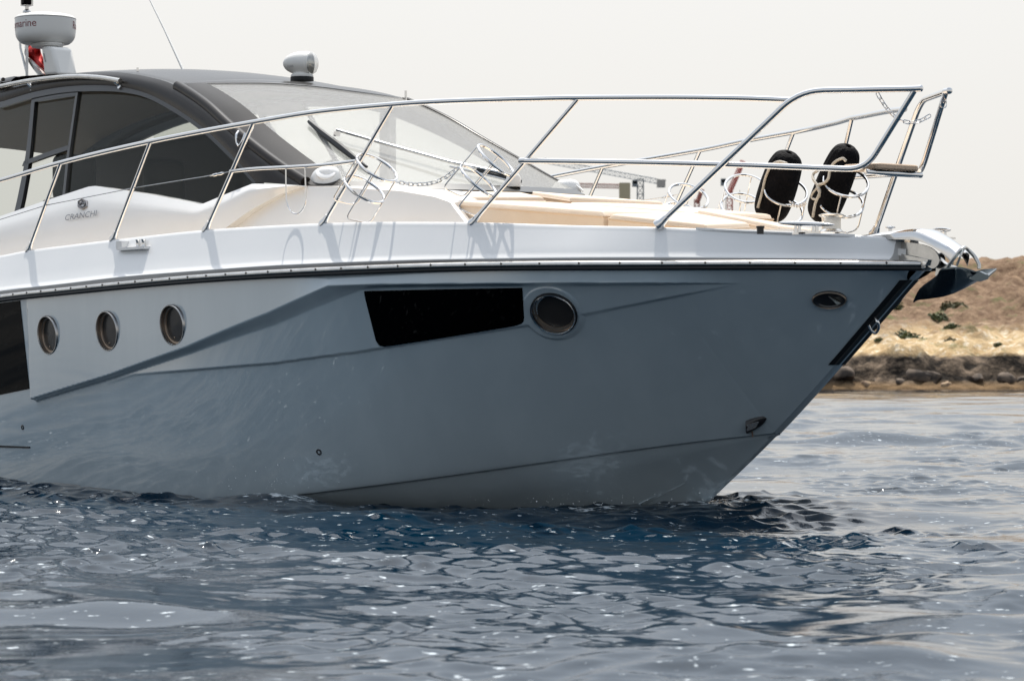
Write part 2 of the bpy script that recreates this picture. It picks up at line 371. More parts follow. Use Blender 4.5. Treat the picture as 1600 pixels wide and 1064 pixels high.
tz = np.linspace(-.6, 1.25, 8); grids.append(np.stack([np.stack([-11.2-.12*(tz-1.25), k*1.8*np.clip(.55+.5*(tz+.6), 0, 1)+0*tz, tz], -1) for k in (-1, 1)]))
hull = np_grid_obj('hull', grids, M['hull'], yacht)
tag(hull, 'pale blue grey gelcoat hull side with a sculpted panel')

# spray rails on the bottom
def Bt(u, t): return np.maximum((BC(u)-.036)*(1-t)**1.08+.016*t, .016), (np.interp(u, _us, _zcx)-.012)*(1-t)+ZST(u)*t
for s in (1, -1):
    us = np.linspace(1.72, 3.2, 24); tq = np.interp(us, [1.72, 3.2], [.62, .5]); wd = np.interp(us, [1.72, 2.1, 3.2], [.004, .035, .04])
    v0, z0 = Bt(us, tq-.05*wd/.04); v1, z1 = Bt(us, tq)
    G = np.stack([np.stack([-us, -s*v0, z0], -1), np.stack([-us, -s*(v1+wd), z1+.008], -1), np.stack([-us, -s*v1, z1-.004], -1)])
    np_grid_obj('spray_rail', [G if s > 0 else G[::-1]], M['hull'], yacht, sharp=30)

# --- rub rail: dark rubber below, steel strip with screws above
def sweep(F, us, prof, s):
    """prof: list of (dv outward, dz) about the rub rail line"""
    return np.stack([np.stack([-us, -s*(F(us)+dv), ZR_(us)+dz], -1) for dv, dz in prof], 1)
ur = np.concatenate([np.linspace(-.02, 1, 60), np.linspace(1.02, 11.2, 200)])
for s in (1, -1):
    rb = np_grid_obj('rub_rail', [sweep(BR, ur, [(-.01, -.004), (.024, -.002), (.031, .006), (.024, .0165), (-.02, .018)], s)[:, ::-1 if s < 0 else 1]], M['rubber'], yacht)
    top = np_grid_obj('steel_strip', [sweep(BR, ur, [(.006, .0170), (.024, .0190), (.030, .029), (.024, .041), (.004, .048), (-.05, .053)], s)[:, ::-1 if s < 0 else 1]], M['brushed'], rb)
    if s > 0:
        sm = MB(); sm.lathe([(.0065, 0), (.0065, .004), (0, .005)], (0, 0, 0), (0, -1, .1), 8); first = sm.build('screw', M['frame'], rb)
        for k, u in enumerate(np.arange(.12, 7.6, .19)):
            o = first if k == 0 else first.copy()
            if k: col.objects.link(o); o.parent = rb
            o.location = L(u, s*(BR(u)+.027), ZR_(u)+.035)
# bow end cap of the rub rail
m_ = MB(); a = np.linspace(-1, 1, 9)
G = np.stack([np.stack([.0+.03*(1-a**2)+dv*.8, a*.045, ZR_(0)+dz+0*a], -1) for dv, dz in [(-.05, -.004), (-.01, .0), (.0, .012), (-.006, .026), (.0, .034), (-.004, .045), (-.06, .053)]])
m_.grid(G); m_.build('rub_rail_nose', M['brushed'], yacht)

# --- bulwark: ledge, sloped side, rounded gunwale top, inner face
def bul(us, s):
    zb = zline(us, BR(us)-.03, BB); zg = zline(us, BG(us), GT); bg_ = BG(us); br = BR(us)
    rows = [(br-.045, ZR_(us)+.05), (br-.038, zb-.018), (br-.027, zb-.004), (br-.030, zb+.002), (br-.040, zb+.008), (br-.055, zb+.03)]
    for t in (.3, .5, .7, .85, .95): rows.append((br-.055+(bg_+.004-br+.055)*t-.006*math.sin(math.pi*t)*0, zb+.03+(zg-.01-zb-.03)*t))
    rows += [(bg_+.001, zg-.003), (bg_-.006, zg), (bg_-.045, zg+.001), (bg_-.055, zg-.006), (bg_-.06, zg-.10)]
    return np.stack([np.stack([-us, -s*np.maximum(v, .01), z], -1) for v, z in rows], 1)
ub2 = np.concatenate([np.linspace(.14, 1.2, 70), np.linspace(1.22, 11.2, 230)])
for s in (1, -1):
    G = bul(ub2, s); G = G if s > 0 else G[:, ::-1]
    gr = [G]
    # raked front end of the bulwark
    zf = G[0]; end = zf.copy(); n = len(end); cen = np.array([[-ub2[0]+.0, -s*.03, q[2]] for q in end]); gr.append(np.stack([cen, end]) if s > 0 else np.stack([end, cen]))
    b_ = np_grid_obj('bulwark', gr, M['topside'], yacht, sharp=50)
    # toe rail lip near the bow
    us = np.linspace(.32, 1.02, 30); e = np.sin(np.linspace(0, 1, 30)*math.pi)**.35
    zg = zline(us, BG(us), GT)
    m_ = MB(); m_.grid(np.stack([np.stack([-us, -s*(BG(us)+dv*e), zg+dz], -1) for dv, dz in ((-.05, .004), (.008, .006), (.015, .0), (.013, -.008), (-.01, -.012))], 1)[:, ::s])
    m_.build('toe_lip', M['white'], b_)

# --- foredeck / side deck sheet between the gunwales
ud = np.linspace(.16, 11.2, 160); a = np.linspace(-1, 1, 15)
G = np.stack([np.stack([-ud, -(BG(ud)-.05)*k, zline(ud, BG(ud), GT)-.055+.0*ud], -1) for k in a], 1)
np_grid_obj('deck', [G[:, ::-1]], M['sidedeck'], yacht)

# ------------------------------------------------------------------ hull fittings
def onhull(px, py, off=0.0, F=None):
    p = Ps(px, py, F or Vrs); n = hull_n(p); return p+n*off, n
def vec(n): return np.array([-n[0], -n[1], n[2]])          # boat-frame direction -> local direction
def both(fn):
    for s in (1, -1): fn(s)
def mir(p, s): return np.array([p[0], p[1]*s, p[2]])
def resample(pairs, n):
    """pairs of points -> two dense polylines of n points"""
    A = np.array(dense([p[0] for p in pairs], 8)); B = np.array(dense([p[1] for p in pairs], 8))
    k = np.linspace(0, len(A)-1, n); i = np.clip(k.astype(int), 0, len(A)-2); t = (k-i)[:, None]
    return A[i]*(1-t)+A[i+1]*t, B[i]*(1-t)+B[i+1]*t
def strip(pairs, n, m, F, off=0.0, smooth=True):
    """surface patch on v = F(u, z) between two traced edges; off may vary across"""
    if smooth: A, B = resample(pairs, n)
    else:
        P = np.array([[p[0], p[1]] for p in pairs], float); k = np.linspace(0, len(P)-1, n); i = np.clip(k.astype(int), 0, len(P)-2); t = (k-i)[:, None, None]
        Q = P[i]*(1-t)+P[i+1]*t; A, B = Q[:, 0], Q[:, 1]
    G = np.zeros((n, m, 3)); offs = np.interp(np.linspace(0, 1, m), np.linspace(0, 1, len(np.atleast_1d(off))), np.atleast_1d(off))
    for i in range(n):
        for j in range(m):
            q = A[i]+(B[i]-A[i])*j/(m-1); p = Ps(q[0], q[1], F); G[i, j] = p; G[i, j, 1] += offs[j]
    return G
def toloc(G, s=1):
    G = np.asarray(G); return np.stack([-G[..., 0], -s*G[..., 1], G[..., 2]], -1)
def plate(name, G, m, parent, thick=.01, sides=(1, -1), sharp=35):
    """a traced patch given real thickness (inwards), built on both sides of the boat"""
    out = []
    for s in sides:
        Q = toloc(G, s); mb = MB()
        Q2 = Q if s > 0 else Q[::-1]
        # face outwards: rows run forward->aft; order chosen so the normal points out
        mb.shell(Q2, thick, (0, -s, 0)); out.append(mb.build(name, m, parent, True, sharp))
    return out

# black hull windows
wn = plate('hull_window', strip([((569.5, 455.5), (572, 469)), ((571, 455), (588, 532)), ((574, 455), (593, 540)), ((582, 454.6), (602, 542)), ((690, 452.2), (700, 527)), ((800, 450.2), (803, 510)), ((812, 450), (814, 506.5)), ((815, 450), (818, 503)), ((816.5, 450), (819, 498))], 40, 14, Vrs, .004, False), M['blackglass'], yacht, .012)
wn += plate('hull_window', strip([((-330, 519), (-330, 690)), ((-100, 487), (-100, 638)), ((31.5, 469.5), (46.5, 607.5))], 24, 12, Vrs, .004), M['blackglass'], yacht, .012)

# portholes: bevelled steel rim, recessed bronze inner ring, dark glass
def porthole(px, py, rad, steel=True):
    p, n = onhull(px, py, .0, Vr0); p = p+n*.004
    for s in (1, -1):
        c = np.array(L(p[0], s*p[1], p[2])); nn = np.array([-n[0], -s*n[1], n[2]]); r = rad
        a = MB(); a.lathe([(r*1.0, -.03), (r*1.0, .006), (r*.97, .011), (r*.935, .011), (r*.915, .003), (r*.90, -.03)], c, nn, 48)
        a.F = [f for f in a.F if len(f) == 4]
        rim = a.build('porthole', M['rim'] if steel else M['rubber'], yacht)
        b = MB(); b.lathe([(r*.905, .002), (r*.88, -.014), (r*.82, -.016), (r*.80, -.022), (r*.785, -.034)], c, nn, 48); b.F = [f for f in b.F if len(f) == 4]
        b.build('inner_ring', M['bronze'], rim)
        if not steel:
            e_ = MB(); e_.lathe([(r*.955, .009), (r*.935, .016), (r*.905, .014), (r*.895, -.005)], c, nn, 48); e_.F = [f for f in e_.F if len(f) == 4]; e_.build('steel_ring', M['steel'], rim)
        g = MB(); g.lathe([(r*.89, -.026), (0, -.024)], c, nn, 48); g.F = [f for f in g.F if len(f) == 4]; g.build('pane', M['portglass'], rim)
        k = MB(); q = c+nn*(-.018)+np.array([0, 0, -1])*r*.6; k.lathe([(.006, 0), (.006, .006), (0, .008)], q, nn, 8); k.build('latch', M['bronze'], rim)
M['rim'] = mat('porthole_rim', (.42, .41, .40), .25, 1.0)
M['bronze'] = mat('bronze_ring', (.30, .24, .19), .3, .85)
for (x, y) in ((76, 523.5), (168.8, 517.2), (270.8, 508.2)): porthole(x, y, .125)
porthole(865.5, 489.5, .131, False)

# oval navigation lamp near the bow
p, n = onhull(1296, 467); hx = (onhull(1320, 467)[0]-onhull(1272, 467)[0])/48; hy = (onhull(1296, 455)[0]-onhull(1296, 479)[0])/24
def oval(prof, s, seg=40):
    return [[L(*(mir(p+hx*27*f*math.cos(a)+hy*12.6*f*math.sin(a)+n*h, s))) for a in np.linspace(0, 2*math.pi, seg, endpoint=False)] for f, h in prof]
for s in (1, -1):
    a = MB(); a.grid(oval([(1.0, -.01), (1.0, .010), (.94, .018), (.84, .015), (.74, .008), (.02, .005)], s), True); lamp = a.build('navigation_lamp', M['blackplastic'], yacht)
    b = MB(); b.grid(oval([(1.0, .008), (1.02, .013), (.97, .020), (.92, .018)], s), True); b.build('bezel', M['bronze'], lamp)
    q = MB(); q.slab([L(*mir(p+hx*a_+hy*b_+n*c_, s)) for a_, b_, c_ in ((-1, 6, .008), (18, -4, .012), (13, -6.5, .012))], vec(n)*np.array([1, s, 1])*.005); q.build('lens', M['lens'], lamp, False)
# skin fitting low on the bow
p, n = onhull(1180, 661)
for s in (1,):
    c = np.array(L(p[0], s*p[1], p[2])); nn = np.array([-n[0], -s*n[1], n[2]]); ax = np.array([1, 0, 0]); t = ax-nn*(ax@nn); t /= np.linalg.norm(t); up = np.array([0, 0, 1.]); up -= nn*(up@nn); up /= np.linalg.norm(up)
    a = MB(); rows = []
    for k in range(9):
        f = k/8; wdt = .042*(1-f**2.2)**.5; h = .035*(1-f)**.6
        rows.append([c+t*(-.055+.13*f)+up*wdt*math.cos(q)+nn*(h*math.sin(q)+.001) for q in np.linspace(0, math.pi, 9)])
    a.grid(rows); a.F.append(tuple(range(8, -1, -1))); b = a.build('scoop_fitting', M['blackplastic'], yacht)
    q = MB(); q.slab([c+t*-.05+up*.03+nn*.022, c+t*.03+up*.018+nn*.024, c+t*.01-up*.004+nn*.036, c+t*-.05-up*.006+nn*.034], nn*.004); q.build('scoop_glint', M['brushed'], b, False)
    d = MB(); d.slab([c-t*.03-up*.045+nn*.002, c-t*.018-up*.045+nn*.002, c-t*.02-up*.085+nn*.002, c-t*.026-up*.085+nn*.002], nn*.0015); d.build('rust_streak', M['rust'], b, False)
# little drains and the fold of the boarding flap aft
for (x, y, r) in ((498.5, 706, .012), (35.5, 667.5, .011)):
    p, n = onhull(x, y)
    for s in (1, -1):
        a = MB(); a.lathe([(r*1.5, -.004), (r*1.5, .004), (r, .005), (r*.9, -.004), (0, -.004)], L(p[0], s*p[1], p[2]), (-n[0], -s*n[1], n[2]), 14); a.build('drain', M['blackplastic'], yacht)
plate('hull_slot', strip([((-120, 691), (-120, 695)), ((47, 697.6), (47, 700.2))], 12, 2, Vrs, .006), M['rubber'], yacht, .01)
# dark stem guard
zz = np.linspace(1.235, .80, 30); ust = np.interp(zz, ZST(np.linspace(1.2, 0, 200)), np.linspace(1.2, 0, 200))
rows = []
for sd, k in [(1, 5), (1, 4), (1, 3), (1, 2), (1, 1), (1, 0), (-1, 0), (-1, 1), (-1, 2), (-1, 3), (-1, 4), (-1, 5)]:
    u = ust+.032*k/5-.008; v = np.array([float(Vh(max(a, .001), b)) for a, b in zip(u, zz)]); rows.append(np.stack([-u, -sd*(v+.007), zz], -1))
m_ = MB(); m_.grid(np.stack(rows, 1)); q = np.stack(rows, 1)
for e in (q[0], q[-1]): m_.add(list(e), [tuple(range(12))])
for c_ in (0, -1):
    e = q[:, c_]; i_ = e.copy(); i_[:, 1] *= .9; m_.grid(np.stack([e, i_]))
m_.build('stem_guard', M['rubber'], yacht)
# towing eye on the stem
p = Pv(1362, 505, .0); a = MB()
a.tube(dense([L(*Pv(1367, 495, .03)), L(*Pv(1371.5, 504, .035)), L(*Pv(1373, 512, .0)), L(*Pv(1368, 520, -.01)), L(*Pv(1361, 517, .02)), L(*Pv(1356.5, 508, .04))], 6), .0085, 10); a.build('towing_eye', M['steel'], yacht)

# ------------------------------------------------------------------ cabin
WC = pchip([2.6, 3.5, 4.2, 5, 6, 7, 8.5, 11.2], [.75, .93, 1.06, 1.16, 1.23, 1.27, 1.29, 1.27])
def CS(u, z): return np.where((u > 2.4) & (u < 11.6), WC(u)-.40*(z-1.9), -5.0)
def pj(u, z, F=None):
    v = float(np.asarray((F or CS)(u, z))); x, Y_ = px_of(u, v); return (x, HOR-(z-CAM_H)/Y_*FPX)
ARCH = [(pj(11.0, 2.62), pj(11.0, 2.40)), (pj(10.2, 2.79), pj(10.2, 2.63)), (pj(9.3, 2.89), pj(9.3, 2.76)), (pj(8.4, 2.925), pj(8.4, 2.81)), ((0, 137), (0, 160)), ((60, 122), (55, 144.5)), ((120, 114.5), (110, 135.5)), ((180, 113), (165, 134)), ((230, 120), (205, 139)), ((272, 133), (240, 150)), ((320, 163), (282, 173)), ((360, 199), (320, 200)), ((400, 232), (350, 228)), ((440, 262), (378, 257)), ((485, 290.5), (402, 285))]
A_S, A_W = resample(ARCH, 90)
G = strip(ARCH, 90, 6, CS, (.0, .022, .03, .03, .026, .012))
S3 = G[:, 0].copy()                                         # shoulder curve in boat coordinates, aft -> A-pillar foot
hardtop = plate('hardtop_arch', G, M['hardtop'], yacht, .05)[0]
kS = int(np.argmin(np.abs(A_S[:, 0]-272)))                 # shoulder point where the windscreen head starts
S0 = S3[kS]
# window glass and frames
GL = [(pj(9.6, 2.73), pj(9.6, 1.88)), (pj(8.6, 2.80), pj(8.6, 1.92)), ((0, 160), (0, 340)), ((55, 144.5), (60, 320)), ((110, 135.5), (110, 303)), ((165, 134), (152, 291)), ((205, 139), (205, 297)), ((240, 150), (250, 304.5)), ((282, 173), (300, 314)), ((310, 191.5), (322, 318.5)), ((340, 218), (350, 307)), ((378, 257), (384, 294)), ((402, 285), (404, 287))]
gl = plate('side_window', strip(GL, 70, 10, CS, -.012, False), M['sideglass'], yacht, .004)
fr = []
def frame_bar(pairs, n=16, m=3, off=.004, th=.03, name='window_frame', mt='frame'):
    global fr
    o = plate(name, strip(pairs, n, m, CS, off), M[mt], yacht, th)
    for k in range(2): o[k].parent = gl[k]
    return o
frame_bar([(a[1], (a[1][0]+d[0], a[1][1]+d[1])) for a, d in zip(ARCH, [(0, 9)]*6+[(-1, 9)]*2+[(-3, 7), (-5, 5), (-6, 4), (-6, 3), (-5.5, 2.5), (-5, 2), (-4, 2)])], 80, 3, .012)
frame_bar([((51, 146), (56, 145)), ((41, 240), (47.5, 240)), ((30, 300), (38, 300)), ((22, 336), (31, 333))])
frame_bar([((120, 137), (123.5, 137)), ((109, 215), (112.5, 215)), ((104, 250), (108, 250)), ((98, 308), (102, 307))], mt='winframe')
frame_bar([((54, 148), (53, 158)), ((120, 139), (119, 148))], mt='winframe')
frame_bar([((52, 157), (52, 160)), ((120, 147), (120, 149.5))])
frame_bar([((38, 252), (35, 260)), ((72, 239), (70, 247)), ((108, 227), (106, 235))])
# hand rail along the arch
hr = MB(); P = [Ps(x, y, CS) for x, y in dense([pj(9.6, 2.80), pj(8.5, 2.90), (0, 137.5), (60, 127), (120, 121), (165, 122.5), (199, 127.5)], 6)]
for s in (1, -1):
    m_ = MB(); m_.tube([L(q[0], s*(q[1]+.055), q[2]) for q in P], .017, 10)
    h = m_.build('roof_hand_rail', M['brushed'], yacht)
    for (x, y) in ((53, 132), (190, 129), pj(8.9, 2.85)):
        q = Ps(x, y, CS); b = MB(); b.tube([L(q[0], s*(q[1]+.05), q[2]), L(q[0]-.03, s*(q[1]+.02), q[2]-.035)], .013, 8); b.lathe([(.02, 0), (.02, .012), (0, .014)], L(q[0]-.03, s*(q[1]+.025), q[2]-.035), (0, -s, .4), 10); b.build('bracket', M['steel'], h)
# rope hook on the pillar
p = Ps(379, 218, CS); m_ = MB(); m_.tube(dense([L(p[0], p[1]+.03, p[2]+.05), L(p[0]-.02, p[1]+.06, p[2]+.02), L(p[0]-.03, p[1]+.06, p[2]-.03), L(p[0]-.06, p[1]+.06, p[2]-.045), L(p[0]-.085, p[1]+.05, p[2]-.01), L(p[0]-.08, p[1]+.03, p[2]+.03)], 4), .007, 8); m_.build('rope_hook', M['steel'], yacht)

# --- roof: crowned shell with a forward edge that bows ahead of the windscreen
BLK = poly([(240, 134), (272, 133.5), (300, 131.5), (400, 130.5), (470, 134), (560, 144.5), (620, 152.5), (668, 158.5), (720, 166)])
qv = np.linspace(-1, 1, 41); CR = .065
def roofrow(p, c=CR): return np.stack([p[0]+0*qv, p[1]*qv, p[2]+c*(1-qv**2)-.012*(np.abs(qv) > .99)], -1)
rows = [roofrow(S3[k]) for k in range(0, kS+1, 2)]
if kS % 2: rows.append(roofrow(S0))
uf = S0[0]-.62*(1-np.abs(qv)**2.2); vf = S0[1]*qv; zf = np.array([float(zline(a, b, BLK)) for a, b in zip(uf, vf)]); zf[0] = zf[-1] = S0[2]-.012
HEAD = np.stack([uf, vf, zf], -1)
base = rows[-1]
for k in range(1, 9):
    t = k/8; r = base*(1-t)+HEAD*t; r[:, 2] += .022*math.sin(math.pi*t)*(1-qv**4); rows.append(r)
RG = np.stack(rows)
m_ = MB(); m_.shell(toloc(RG), .04, (0, 0, 1)); roof = m_.build('roof', M['hardtop'], yacht, True, 40)
RG2 = RG.copy(); RG2[..., 2] -= .055; m_ = MB(); m_.grid(toloc(RG2)[:, ::-1]); m_.build('headliner', M['headliner'], yacht)
hd_ = HEAD.copy(); m_ = MB(); m_.tube([L(a+.004, b*.985, c-.006) for a, b, c in hd_], .013, 8); m_.build('head_seal', M['frame'], yacht)
# little aerial stub and fittings on the roof
for x, y, v in ((215, 113, .75), (634, 149, -.6)):
    p = Pv(x, y, v); m_ = MB(); m_.tube([L(p[0], p[1], p[2]-.05), L(p[0], p[1], p[2]+.03)], .008, 8); m_.build('roof_stub', M['steel'], yacht)

# --- windscreen
SEAL = poly([(470, 289.5), (485, 290.5), (620, 294.8), (760, 298.5), (860, 302.5), (915, 305), (980, 309)])
side = S3[kS:][::-1]; nT = len(side); qw = np.linspace(-1, 1, 41); B0 = side[0]; T0 = side[-1]
ub_ = 3.38+(B0[0]-3.38)*np.abs(qw)**2; Bm = np.stack([ub_, B0[1]*qw, [float(zline(a, b, SEAL)) for a, b in zip(ub_, B0[1]*qw)]], -1)
Tm = HEAD.copy(); 
WG = np.zeros((nT, 41, 3))
tl = np.concatenate([[0], np.cumsum(np.linalg.norm(np.diff(side, axis=0), axis=1))]); tl /= tl[-1]
for i in range(nT):
    t = tl[i]; r = Bm*(1-t)+Tm*t; d = side[i]-(B0*(1-t)+T0*t)
    r[:, 0] += d[0]; r[:, 2] += d[2]; r[:, 1] += d[1]*qw; WG[i] = r
def Wsub(i0, i1, j0, j1, off): 
    G = WG[i0:i1, j0:j1].copy(); G[..., 0] -= off*.6; G[..., 2] += off*.8; return G
m_ = MB(); m_.shell(toloc(WG)[::-1], .006, (.5, 0, .85)); ws = m_.build('windscreen', M['glass'], yacht)
for j0, j1 in ((0, 2), (37, 41)):
    m_ = MB(); m_.shell(toloc(Wsub(0, nT, j0, j1, .006))[::-1], .02, (.5, 0, .85)); m_.build('windscreen_pillar', M['hardtop'], ws)
for s in (1, -1):
    m_ = MB(); m_.tube([L(q[0]+.01, s*(q[1]-.005), q[2]+.004) for q in side[1:-1]], .036, 12); m_.build('pillar_cover', M['hardtop'], ws)
nb = int(np.searchsorted(tl, .045))+1
m_ = MB(); m_.shell(toloc(Wsub(0, nb, 0, 41, .004))[::-1], .01, (.5, 0, .85)); m_.build('windscreen_seal', M['frame'], ws)
def onwind(px, py, off=.0):
    """nearest windscreen point along a sight line"""
    P = WG.reshape(-1, 3); X = TIP[0]-HD[0]*P[:, 0]+SB[0]*P[:, 1]; Y = TIP[1]-HD[1]*P[:, 0]+SB[1]*P[:, 1]
    sx = 800+FPX*X/Y; sy = HOR-FPX*(P[:, 2]-CAM_H)/Y; d = (sx-px)**2+(sy-py)**2; k = np.argsort(d)[:4]; wt = 1/(d[k]+.5); p = (P[k]*wt[:, None]).sum(0)/wt.sum()
    return np.array([p[0]-off*.55, p[1], p[2]+off*.85])
# wipers: a long arm and a black blade
wp = empty('wiper'); wp.parent = yacht
m_ = MB(); m_.tube([L(*onwind(x, y, .05)) for x, y in ((522, 215.5), (600, 238), (700, 264.5), (770, 281), (796, 288))], [.009, .010, .011, .013, .013], 8); m_.tube([L(*onwind(x, y, .035)) for x, y in ((700, 269), (770, 285), (796, 292))], .007, 6)
arm = m_.build('wiper_arm', M['cream_arm'] if 'cream_arm' in M else M['brushed'], wp)
m_ = MB(); m_.tube([L(*onwind(x, y, .02)) for x, y in ((481, 195.5), (500, 211), (530, 235), (560, 258), (572, 266))], [.012, .02, .022, .016, .009], 6); m_.build('wiper_blade', M['rubber'], wp)
m_ = MB(); m_.box(L(*onwind(523, 221, .05)), (.03, .03, .03)); m_.build('wiper_pivot', M['steel'], wp)
m_ = MB(); P = [L(*onwind(x, y, .035)) for x, y in ((742, 274), (790, 287), (812, 292))]; m_.tube(P, .012, 6); m_.build('wiper_blade', M['rubber'], wp)
p = onwind(800, 292, .03); m_ = MB(); m_.lathe([(.045, -.03), (.045, .03), (.03, .05), (0, .052)], L(*p), (0, 0, 1), 16); m_.build('wiper_pivot', M['radar'], wp)

# --- white cabin side below the glass, with a ledge and a crease
TR = [(pj(11.0, 1.80), pj(11.0, 1.4)), (pj(9.4, 1.90), pj(9.4, 1.42)), ((0, 341), (0, 415)), ((75, 315), (80, 404)), ((151, 290.5), (150, 393)), ((240, 304), (235, 382)), ((322, 320), (300, 374)), ((360, 304), (340, 369)), ((402, 287.5), (395, 329)), ((445, 288.5), (440, 305)), ((478, 290.5), (478, 292))]
G = strip(TR, 80, 12, CS, (.035, .042, .05, .055, .052, .05, .045, .04, .035, .03, .025, .02), False)
trunk = plate('cabin_side', G, M['white'], yacht, .075, sharp=28)[0]
# forward trunk ahead of the windscreen
WF = pchip([2.3, 2.75, 3.3, 4.2, 5.2], [.86, .93, 1.0, 1.075, 1.15])
def FS(u, z): return np.where((u > 2.2) & (u < 6.5), WF(u)-.36*(z-1.85), -5.0)
FT = [((400, 288.5), (335, 373)), ((440, 289.5), (385, 368)), ((474, 291.5), (440, 364)), ((520, 293), (500, 361)), ((560, 296), (560, 359)), ((625, 300), (630, 359)), ((680, 309.5), (700, 359)), ((700, 316.5), (728, 359)), ((705, 319.5), (735, 359))]
G = strip(FT, 60, 10, FS, .0, False)
ftp = plate('foredeck_trunk', G, M['white'], yacht, .03, sharp=30)
edge = G[:, 0]; qq = np.linspace(-1, 1, 25); kf = np.linspace(-.06, .62, len(edge)-8); TG = np.stack([np.stack([e[0]+k_*(1-np.abs(qq)**1.6), e[1]*qq, e[2]+.004+.03*(1-np.abs(qq)**3)+.05*max(k_, 0)*(1-qq**2)], -1) for e, k_ in zip(edge[8:], kf)])
m_ = MB(); m_.shell(toloc(TG), .04, (0, 0, 1)); m_.build('trunk_top', M['white'], yacht, True, 40)
endr = G[-1]; m_ = MB(); m_.grid(np.stack([toloc(np.stack([endr[:, 0]+.62*(1-abs(k)**1.6), endr[:, 1]*k, endr[:, 2]], -1)) for k in qq[::-1]])); m_.build('trunk_front', M['white'], yacht)
# vent cowls beside the windscreen foot
for s in (1, -1):
    p = Pv(508, 291, .93); m_ = MB(); rows = []
    c = np.array([p[0], p[1], p[2]-.01])
    for k in range(9):
        f = k/8; h = .125*math.sin(f*math.pi/2)**.9; rr = .115*math.cos(f*math.pi/2)**.55
        rows.append([L(c[0]-.035*f+rr*1.0*math.cos(a), s*(c[1]+rr*.85*math.sin(a)), c[2]+h*(1-.25*math.cos(a)*1.0*(1-f)*0)) for a in np.linspace(0, 2*math.pi, 24, endpoint=False)])
    m_.grid(rows, True); m_.F.append(tuple(8*24+k for k in range(24))); m_.build('vent_cowl', M['white'], yacht)
    q = MB(); q.lathe([(.06, -.004), (.06, .006), (.05, .010), (0, .011)], L(c[0]-.07, s*(c[1]+.04), c[2]+.085), (.5, -s*.45, .75), 24); q.build('vent_cap', M['white'], bpy.data.objects[m_ and 'vent_cowl'] if s > 0 else [o for o in yacht.children if o.name.startswith('vent_cowl')][-1])

# --- interior: floor, dash, far galley wall, seats
def ibox(name, u0, u1, v0, v1, z0, z1, m, parent=None, bev=.0):
    m_ = MB(); m_.box(L((u0+u1)/2, (v0+v1)/2, (z0+z1)/2), (abs(u1-u0), abs(v1-v0), abs(z1-z0))); o = m_.build(name, M[m], parent or yacht, False)
    if bev: b = o.modifiers.new('bevel', 'BEVEL'); b.width = bev; b.segments = 4; o.data.polygons.foreach_set('use_smooth', [True]*len(o.data.polygons))
    return o
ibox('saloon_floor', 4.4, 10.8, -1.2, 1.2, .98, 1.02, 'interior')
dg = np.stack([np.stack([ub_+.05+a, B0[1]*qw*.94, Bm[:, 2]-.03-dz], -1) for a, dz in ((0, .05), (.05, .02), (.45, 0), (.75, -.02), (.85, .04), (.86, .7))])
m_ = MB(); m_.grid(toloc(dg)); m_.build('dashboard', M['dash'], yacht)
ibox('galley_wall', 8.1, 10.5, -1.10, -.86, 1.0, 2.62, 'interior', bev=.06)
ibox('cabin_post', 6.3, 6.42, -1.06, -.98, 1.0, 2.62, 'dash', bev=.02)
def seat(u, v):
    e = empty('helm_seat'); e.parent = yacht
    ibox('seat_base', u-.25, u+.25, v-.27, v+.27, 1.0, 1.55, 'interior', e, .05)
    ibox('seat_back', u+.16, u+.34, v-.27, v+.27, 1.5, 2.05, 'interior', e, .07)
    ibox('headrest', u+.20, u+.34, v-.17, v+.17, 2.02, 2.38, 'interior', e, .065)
seat(8.15, .38); seat(8.15, -.38)

